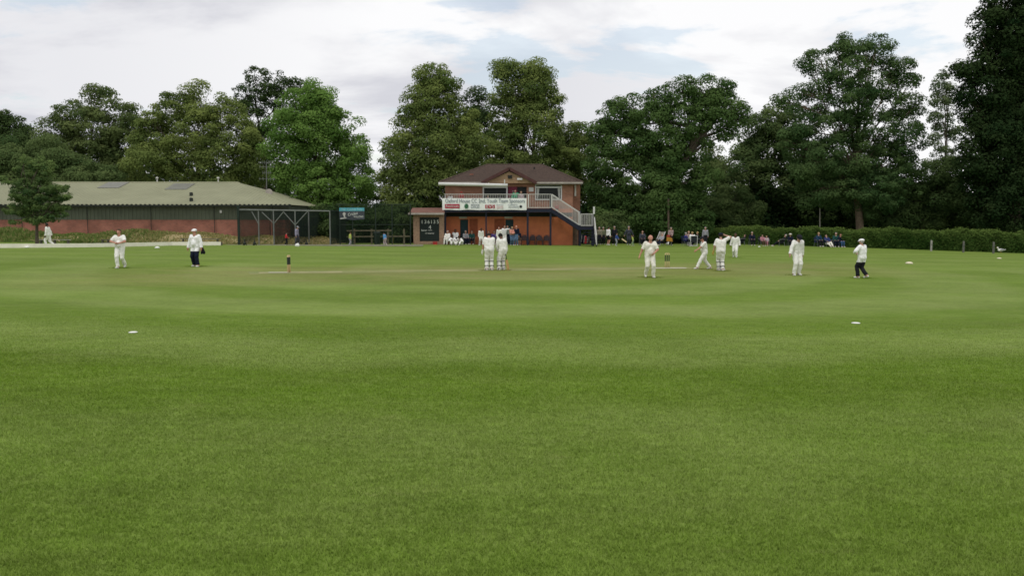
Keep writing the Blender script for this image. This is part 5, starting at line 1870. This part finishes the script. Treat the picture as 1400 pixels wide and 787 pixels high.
def foliage(lobes, D, seed, leaf, dens, clump, depth=.85, tiltup=.35, fill=.55):
    """lobes: (px, py, rx, rz) in photo pixels turned into ellipsoids standing at depth D. returns centres, normals, sizes, tints"""
    r = np.random.default_rng(seed)
    k = D / FPX
    C, Nn, Sz, Tn = [], [], [], []
    for lb in lobes:
        px, py, rx = lb[:3]
        rz = lb[3] if len(lb) > 3 else rx
        dy = (r.random() - .5) * rx * k * .9
        c = np.array(at(px, py, D + dy))
        rad = np.array([rx * k, rx * k * depth, rz * k])
        vol = rad[0] * rad[1] * rad[2]
        area = (rad[0] * rad[1] + rad[0] * rad[2] + rad[1] * rad[2])
        cl = clump * (0.75 + .5 * r.random())
        n = max(6, int(dens * area / (cl * cl) * 2.6))
        lt = r.normal(0, .07)
        d = unit(r.normal(size=(n, 3)))
        rr = fill + (1.0 - fill) * r.random(n) ** .6
        rr = np.where(r.random(n) < .16, rr * (1.08 + .2 * r.random(n)), rr)
        cc = c + d * rad * rr[:, None]
        cr = cl * (.55 + .75 * r.random(n))
        ct = lt + r.normal(0, .15, n) + .08 * np.sin(cc[:, 0] * .7 + cc[:, 2] * .9)
        m = np.maximum(16, (cr / leaf) ** 2 * 15.0).astype(int)
        NLEAF[0] += int(m.sum())
        idx = np.repeat(np.arange(n), m)
        dd = unit(r.normal(size=(len(idx), 3)) + np.array([0, 0, .35]) + d[idx] * .45)
        q = (.45 + .6 * r.random(len(idx)) ** .7)[:, None]
        pos = cc[idx] + dd * q * cr[idx][:, None] * np.array([1.1, 1.1, .72])
        nn = unit(dd + np.array([0, -.15, tiltup]) + r.normal(size=(len(idx), 3)) * .38)
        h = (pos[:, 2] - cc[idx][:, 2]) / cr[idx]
        C.append(pos); Nn.append(nn)
        Sz.append(leaf * (.6 + .8 * r.random(len(idx))))
        Tn.append(np.clip(.46 + ct[idx] + .26 * h + r.normal(0, .09, len(idx)), 0, 1))  # paler toward each clump's top: lit tops put into the leaf tint
    return [np.concatenate(a) for a in (C, Nn, Sz, Tn)]


def tree(name, label, D, base_px, lobes, green, seed, leaf=.26, dens=1.0, clump=1.1, trunk_r=.38, cat="tree", group=None,
         fork=.35, bark=None, depth=.85, base=None, fill=.55, nbr=1.0, lean=0):
    bark = bark or m_bark
    if base is None:
        x_ = X(base_px, D); base = Vector((x_, D, gz(x_) - .05))
    root = empty(name, base, label, cat, group)
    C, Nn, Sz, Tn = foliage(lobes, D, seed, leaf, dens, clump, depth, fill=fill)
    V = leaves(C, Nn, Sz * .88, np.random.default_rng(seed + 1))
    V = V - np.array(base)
    quad_mesh("crown", V, len(C), GREENS[green], Tn, parent=root)
    top = max(at(l_[0], l_[1], D).z for l_ in lobes)
    topx = sorted(lobes, key=lambda l_: l_[1])[0][0]
    cen = at(sum(l_[0] for l_ in lobes) / len(lobes), 200, D)
    forkp = Vector((base.x + (cen.x - base.x) * .15 + lean, D, base.z + (top - base.z) * fork))
    topp = Vector((X(topx, D), D, base.z + (top - base.z) * .88))
    rnd = random.Random(seed)
    mb = MB()
    mb.tube([base - Vector((0, 0, .2)), base + Vector((0, 0, .25)), base.lerp(forkp, .5) + Vector((rnd.uniform(-.1, .1), 0, 0)), forkp, forkp.lerp(topp, .5), topp],
            [trunk_r * 1.45, trunk_r * 1.08, trunk_r * .92, trunk_r * .75, trunk_r * .4, trunk_r * .1], 10)
    mb.build("trunk", bark, root, smooth=True)
    mb = MB()
    for l_ in lobes:
        e_ = at(l_[0], l_[1], D)
        t_ = rnd.uniform(0, .75)
        s_ = forkp.lerp(topp, t_) if e_.z > forkp.z else base.lerp(forkp, rnd.uniform(.75, 1))
        if e_.z < s_.z and t_ > 0: s_ = forkp.copy()
        m_ = s_.lerp(e_, .5) + Vector((rnd.uniform(-.5, .5), rnd.uniform(-.6, .6), rnd.uniform(-.2, .6)))
        rb = trunk_r * .26
        mb.tube([s_, m_, e_], [rb, rb * .6, rb * .22], 6)
        rw = l_[2] * D / FPX
        for k in range(int(5 * nbr)):
            a_ = rnd.uniform(0, 6.28)
            q = e_ + Vector((math.cos(a_) * rw * .85, math.sin(a_) * rw * .6, rnd.uniform(-.1, .9) * rw * .8))
            s2 = m_.lerp(e_, rnd.uniform(.1, 1))
            mb.tube([s2, s2.lerp(q, .5) + Vector((0, 0, .2)), q], [rb * .38, rb * .26, rb * .1], 5)
    mb.build("branches", bark, root)
    return root


BT = "trees standing round the ground"
tree("broadleaf_tree", "dark tree at the far left edge behind the sports hall", 121, 5, [(12, 182, 24), (38, 205, 20), (-18, 180, 32), (10, 215, 34), (-50, 190, 40), (-40, 225, 40)], "dim", 101, .34, 1.0, 1.3, group=BT)
tree("bushy_tree", "mid green rounded tree low over the left of the hall roof", 104, 40, [(22, 232, 32), (62, 226, 30), (-20, 226, 36), (95, 240, 28), (45, 250, 40)], "mid", 102, .30, 1.2, 1.2, group=BT)
tree("bushy_tree", "low round bush tree showing over the roof between the two left woods", 101, 135, [(128, 244, 20), (150, 248, 17), (112, 250, 18)], "mid", 103, .28, 1.2, 1.0, trunk_r=.2, group=BT)
tree("broadleaf_tree", "dark green double topped tree behind the left half of the hall", 113, 120, [(132, 143, 24), (100, 163, 24), (160, 163, 24), (72, 185, 22), (125, 180, 32), (160, 200, 28), (95, 205, 28), (128, 225, 38), (68, 205, 18), (165, 230, 25), (55, 196, 12), (180, 180, 12)], "olive", 104, .32, .8, 1.15, group=BT)
tree("broadleaf_tree", "wide olive yellow tree behind the middle of the hall roof", 104, 272, [(275, 136, 22), (240, 155, 26), (305, 155, 24), (210, 170, 16), (210, 192, 26), (262, 185, 36), (325, 190, 28), (205, 225, 30), (250, 225, 36), (300, 225, 36), (345, 228, 24), (190, 210, 14), (340, 205, 16)], "lime", 105, .29, .85, 1.1, group=BT)
tree("open_crowned_tree", "tall thin crowned tree with branches showing between the two left woods", 113, 363, [(352, 108, 16), (375, 115, 18), (335, 128, 13), (398, 116, 14), (352, 140, 18), (380, 140, 20), (412, 122, 10), (340, 165, 14), (365, 175, 16), (345, 195, 12), (355, 225, 20), (330, 150, 10)], "dim", 106, .28, .55, .85, trunk_r=.32, fork=.5, group=BT, nbr=1.6, fill=.35)
tree("dome_shaped_tree", "bright green dome shaped tree right of the hall's end", 95, 440, [(425, 130, 18), (405, 150, 20), (442, 148, 24), (395, 178, 24), (430, 175, 32), (466, 178, 24), (482, 205, 20), (398, 215, 26), (440, 215, 38), (480, 228, 24), (405, 248, 26), (445, 258, 34), (485, 255, 22), (388, 236, 12), (500, 242, 10), (420, 280, 20), (470, 280, 20)], "bright", 107, .27, 1.15, 1.0, group=BT)
tree("lime_tree", "tall pale olive lime tree left of the pavilion", 90, 590, [(590, 108, 20), (572, 125, 18), (608, 128, 22), (566, 152, 18), (598, 158, 28), (632, 168, 20), (556, 182, 18), (590, 198, 30), (636, 200, 26), (547, 225, 22), (585, 240, 32), (630, 238, 28), (552, 262, 26), (600, 268, 34), (650, 190, 12), (538, 208, 10), (537, 245, 14), (545, 285, 20), (590, 295, 20)], "lime", 108, .26, 1.1, .95, group=BT)
tree("broadleaf_tree", "dark tree showing between the two tall lime trees", 110, 655, [(652, 142, 17), (644, 165, 17), (664, 170, 14), (655, 195, 22), (650, 225, 26)], "dim", 109, .30, 1.0, 1.1, group=BT)
tree("lime_tree", "tall olive green tree directly behind the pavilion roof", 96, 730, [(732, 95, 12), (700, 110, 18), (738, 112, 18), (714, 132, 24), (748, 138, 18), (698, 158, 26), (738, 162, 30), (690, 190, 26), (730, 200, 34), (765, 205, 20), (700, 228, 28), (745, 235, 30), (684, 140, 10), (690, 95, 9), (680, 215, 20)], "lime", 110, .26, 1.05, .95, group=BT)
tree("broadleaf_tree", "olive tree behind the right end of the pavilion", 99, 790, [(788, 185, 18), (800, 205, 14), (778, 212, 24), (800, 240, 22), (775, 250, 24), (805, 270, 22), (800, 300, 24)], "lime", 111, .27, 1.0, 1.0, group=BT)
tree("oak_tree", "massive dark green oak with an overhanging right crown right of the pavilion", 87, 900, [(932, 126, 17), (962, 126, 18), (905, 138, 18), (988, 122, 12), (995, 145, 17), (1003, 170, 13), (975, 150, 20), (868, 148, 20), (838, 160, 18), (885, 170, 28), (935, 168, 28), (818, 182, 15), (845, 195, 28), (900, 210, 32), (950, 205, 22), (825, 222, 24), (870, 245, 34), (925, 248, 34), (830, 262, 26), (880, 285, 32), (935, 285, 30), (962, 245, 16), (960, 150, 14), (990, 185, 9), (1008, 155, 8), (840, 295, 22), (905, 298, 30), (868, 306, 24), (945, 302, 24), (900, 265, 30), (912, 225, 26), (880, 215, 24)], "oak", 112, .25, 1.05, .85, trunk_r=.75, group=BT)
tree("broadleaf_tree", "rounded dark green tree between the oak and the ash", 100, 1045, [(1062, 158, 16), (1042, 175, 20), (1075, 180, 20), (1022, 200, 18), (1052, 210, 30), (1085, 220, 28), (1020, 235, 26), (1060, 250, 34), (1000, 255, 20), (1100, 250, 24), (1070, 140, 8), (1030, 280, 30), (1080, 285, 30), (985, 240, 12)], "mid", 113, .29, 1.05, 1.1, group=BT)
tree("rounded_shrub", "mid green shrub tree at the foot of the wood right of the oak", 92, 1003, [(1003, 272, 18), (1022, 285, 16), (985, 285, 14), (1000, 300, 18)], "mid", 114, .24, 1.3, .8, trunk_r=.15, group=BT)
tree("broadleaf_tree", "small pale tree glimpsed under the oak's right crown", 108, 975, [(978, 215, 14), (968, 232, 18), (985, 245, 18), (975, 265, 22)], "olive", 115, .28, 1.0, 1.0, trunk_r=.2, group=BT)
qa = gp(1177, 335.5)
tree("ash_tree", "large blue green ash tree with bare brown trunk at right of the field", qa.y, 1177, [(1168, 62, 18), (1198, 66, 20), (1146, 72, 16), (1122, 80, 14), (1228, 92, 16), (1108, 90, 10), (1160, 98, 24), (1200, 110, 26), (1125, 112, 16), (1098, 128, 12), (1240, 118, 16), (1250, 145, 12), (1220, 145, 20), (1165, 140, 28), (1115, 145, 18), (1078, 142, 12), (1190, 178, 34), (1140, 180, 30), (1100, 180, 20), (1235, 190, 26), (1160, 220, 38), (1215, 225, 34), (1110, 225, 30), (1250, 230, 18), (1085, 210, 16), (1150, 258, 30), (1200, 262, 32), (1110, 262, 20), (1240, 262, 20), (1075, 190, 12)], "ash", 116, .22, .72, .80, trunk_r=.40, base=Vector((qa.x, qa.y, qa.z)), fork=.30, bark=m_barkl, group=BT, nbr=1.4, lean=-.5, fill=.4)
tree("poplar_tree", "narrow upright poplar with thin crown near the right edge", 104, 1290, [(1290, 100, 5, 12), (1281, 112, 6, 14), (1298, 114, 6, 14), (1284, 138, 8, 16), (1301, 145, 7, 16), (1276, 160, 7, 14), (1292, 172, 10, 16), (1306, 185, 6, 14), (1280, 195, 9, 16), (1296, 212, 12, 16), (1275, 228, 10, 14)], "yard", 117, .24, .75, .6, trunk_r=.22, group=BT, nbr=1.0, fill=.3)
tree("broadleaf_tree", "dark understorey tree left of the poplar's foot", 88, 1262, [(1262, 255, 22), (1240, 275, 24), (1280, 272, 22), (1262, 300, 24), (1225, 300, 22), (1200, 300, 20), (1285, 245, 14)], "dim", 118, .26, 1.1, .95, group=BT)
tree("broadleaf_tree", "dull green tree between the poplar and the black green tree", 92, 1315, [(1310, 235, 18), (1322, 260, 22), (1300, 285, 22), (1330, 295, 26), (1298, 262, 14)], "dim", 119, .27, 1.1, 1.0, group=BT)
tree("beech_tree", "huge blackish green tree filling the right edge of the picture", 82, 1385, [(1372, 5, 26), (1400, -20, 40), (1352, 28, 18), (1385, 45, 32), (1346, 60, 18), (1365, 85, 28), (1400, 90, 45), (1340, 100, 16), (1355, 125, 28), (1336, 150, 16), (1360, 165, 32), (1400, 150, 50), (1338, 190, 20), (1362, 210, 36), (1405, 220, 55), (1336, 230, 18), (1350, 255, 28), (1390, 275, 40), (1350, 290, 24), (1440, 60, 60), (1450, 200, 60), (1320, 95, 7), (1322, 130, 7)], "dark", 120, .27, 1.0, 1.1, trunk_r=.8, group=BT)
tree("broadleaf_tree", "dark tree behind the ash on its left side", 97, 1130, [(1110, 235, 28), (1150, 240, 30), (1120, 275, 30), (1165, 280, 30), (1190, 250, 25)], "dim", 121, .29, 1.1, 1.1, group=BT)
tree("thin_young_tree", "thin young tree in the gap left of the tall lime tree", 100, 522, [(520, 265, 12), (508, 278, 12), (530, 285, 12), (500, 262, 8), (522, 248, 7)], "mid", 122, .24, .7, .7, trunk_r=.12, group=BT, fill=.2)
for i_, (px_, py_, r_, D_, lb) in enumerate(((468, 300, 20, 78, "dark bush behind the nets' right end"), (500, 303, 20, 80, "dark bush behind the shop banner's right half"), (533, 302, 20, 79, "dark bush behind the child in blue"), (556, 298, 16, 81, "dark bush touching the score hut"), (436, 302, 18, 83, "dark bush at the end corner of the hall"), (825, 302, 13, 84, "shrub right of the stair landing"), (842, 305, 10, 85, "shrub behind the man in black jacket"))):
    tree("shrub", lb, D_, px_, [(px_, py_, r_), (px_ - r_ * .6, py_ + 10, r_ * .8), (px_ + r_ * .6, py_ + 10, r_ * .8), (px_, py_ + 22, r_)], "dim" if i_ < 5 else "mid", 200 + i_, .22, 1.2, .8, trunk_r=.10, cat="bush", group="bushes along the boundary")
# small tree standing before the hall
qs = gp(51, 336.2)
lob = []
rnd = random.Random(5)
for k in range(15):
    t_ = k / 14
    py_ = 226 + 76 * t_
    wd = 5 + 31 * math.sin(min(1, t_ * 1.05) * math.pi * .60) - (10 if t_ > .85 else 0)
    for s_ in (-1, 0, 1):
        lob.append((50 + s_ * wd * .62 + rnd.uniform(-5, 5), py_ + rnd.uniform(-4, 4) - abs(s_) * 2, max(6, wd * .44 + rnd.uniform(-3, 3)), 4.6))
lob += [(92, 268, 8, 2.2), (86, 256, 7, 2.5), (12, 250, 8, 2.5), (5, 243, 6, 2), (90, 284, 8, 2.5), (84, 293, 8, 3), (18, 303, 9, 2.5), (35, 218, 5, 5), (58, 219, 5, 5), (70, 228, 6, 5), (22, 232, 5, 4)]
tree("small_hawthorn_tree", "small bushy tree with layered branches before the hall at far left", qs.y, 51, lob, "small", 301, .12, .64, .24, trunk_r=.12, base=Vector(qs), fork=.25, nbr=.5, fill=.2, cat="tree")

# hedge on the right boundary
hp_ = [(822, 331.5), (900, 332), (960, 333), (1040, 334.5), (1120, 337), (1200, 339.5), (1300, 343), (1400, 346.5), (1500, 350)]
hg = [gp(*p_) + Vector((0, .9, 0)) for p_ in hp_]
segs = [(b_ - a_).length for a_, b_ in zip(hg[:-1], hg[1:])]
tot = sum(segs)
n_ = 90000
u = rng.random(n_) * tot
cum = np.concatenate([[0], np.cumsum(segs)])
si = np.clip(np.searchsorted(cum, u) - 1, 0, len(segs) - 1)
ta = (u - cum[si]) / np.array(segs)[si]
A = np.array([tuple(v) for v in hg])
P0 = A[si] + (A[si + 1] - A[si]) * ta[:, None]
top_h = 1.62 + .10 * np.sin(u * .9) + .07 * np.sin(u * 2.3 + 1) + .06 * np.sin(u * 5.1)
# profile: front face, top face, a few inside
sel = rng.random(n_)
yo = np.where(sel < .55, rng.normal(-.02, .12, n_), rng.random(n_) * 1.5)
zo = np.where(sel < .55, rng.random(n_) * top_h, top_h + rng.normal(-.04, .08, n_))
bul = .14 * np.sin(u * 1.7) * np.sin(zo * 2.2) + .10 * np.sin(u * 4.1 + zo * 3)
pos = P0 + np.stack([rng.normal(0, .05, n_), yo - .15 + bul * (sel < .55) + .25 * np.clip(zo / 1.6, 0, 1) ** 3, zo], 1)
nn = unit(np.stack([rng.normal(0, .5, n_), np.where(sel < .55, -.8, -.1) + rng.normal(0, .4, n_), np.where(sel < .55, .45, 1.0) + rng.normal(0, .4, n_)], 1))
sz = .10 + .11 * rng.random(n_)
tn = np.clip(.12 + .50 * (zo / top_h) ** 4 + .20 * np.sin(u * .55) * .6 + rng.normal(0, .16, n_), 0, 1)  # leaf tint lightens toward the hedge top, painting it as lit
mid = hg[4]
hedge = empty("hedge", mid, "long clipped green hedge along the right boundary behind the spectators", "hedge")
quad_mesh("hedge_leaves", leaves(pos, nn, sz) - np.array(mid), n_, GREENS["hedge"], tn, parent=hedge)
mb = MB()
for a_, b_ in zip(hg[:-1], hg[1:]):
    f_ = Vector((0, .18, 0)); k_ = Vector((0, 1.3, 0)); h_ = Vector((0, 0, 1.38))
    mb.hexa([a_ + f_, b_ + f_, b_ + k_, a_ + k_, a_ + f_ + h_, b_ + f_ + h_, b_ + k_ + h_, a_ + k_ + h_])
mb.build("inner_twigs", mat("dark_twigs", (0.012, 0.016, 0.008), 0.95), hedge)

# dark woodland floor growth behind everything: one uncountable mass
r5 = np.random.default_rng(77)


def mass(name, x0, x1, D, py_top, n, green, leaf, label, jit=6, thick=5):
    ux = r5.random(n)
    px_ = x0 + (x1 - x0) * ux
    Dd = D + r5.random(n) * thick
    Xw = (px_ - 700) / FPX * Dd
    ztop = CAM_H + (299.5 - py_top) / FPX * D + np.sin(Xw * .45) * .8 + np.sin(Xw * 1.3 + 2) * .5 + np.sin(Xw * 3.1) * .25
    zz_ = r5.random(n) ** .8 * (ztop + 1.2) - 1.2
    p_ = np.stack([Xw, Dd + np.sin(Xw * .8 + zz_) * .8, zz_], 1)
    nn_ = unit(r5.normal(size=(n, 3)) * .6 + np.array([0, -.6, .5]))
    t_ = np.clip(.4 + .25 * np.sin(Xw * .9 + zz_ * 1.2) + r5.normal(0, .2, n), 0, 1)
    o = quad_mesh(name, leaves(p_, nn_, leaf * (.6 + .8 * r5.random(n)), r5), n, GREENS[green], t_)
    tag(o, label, "undergrowth", kind="stuff")


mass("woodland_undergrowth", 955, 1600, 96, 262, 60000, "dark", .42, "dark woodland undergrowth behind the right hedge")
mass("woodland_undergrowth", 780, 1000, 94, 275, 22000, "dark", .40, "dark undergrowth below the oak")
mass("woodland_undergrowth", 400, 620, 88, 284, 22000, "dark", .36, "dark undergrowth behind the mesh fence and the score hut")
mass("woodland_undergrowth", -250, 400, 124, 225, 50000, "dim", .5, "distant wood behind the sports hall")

print('LEAVES', NLEAF[0])
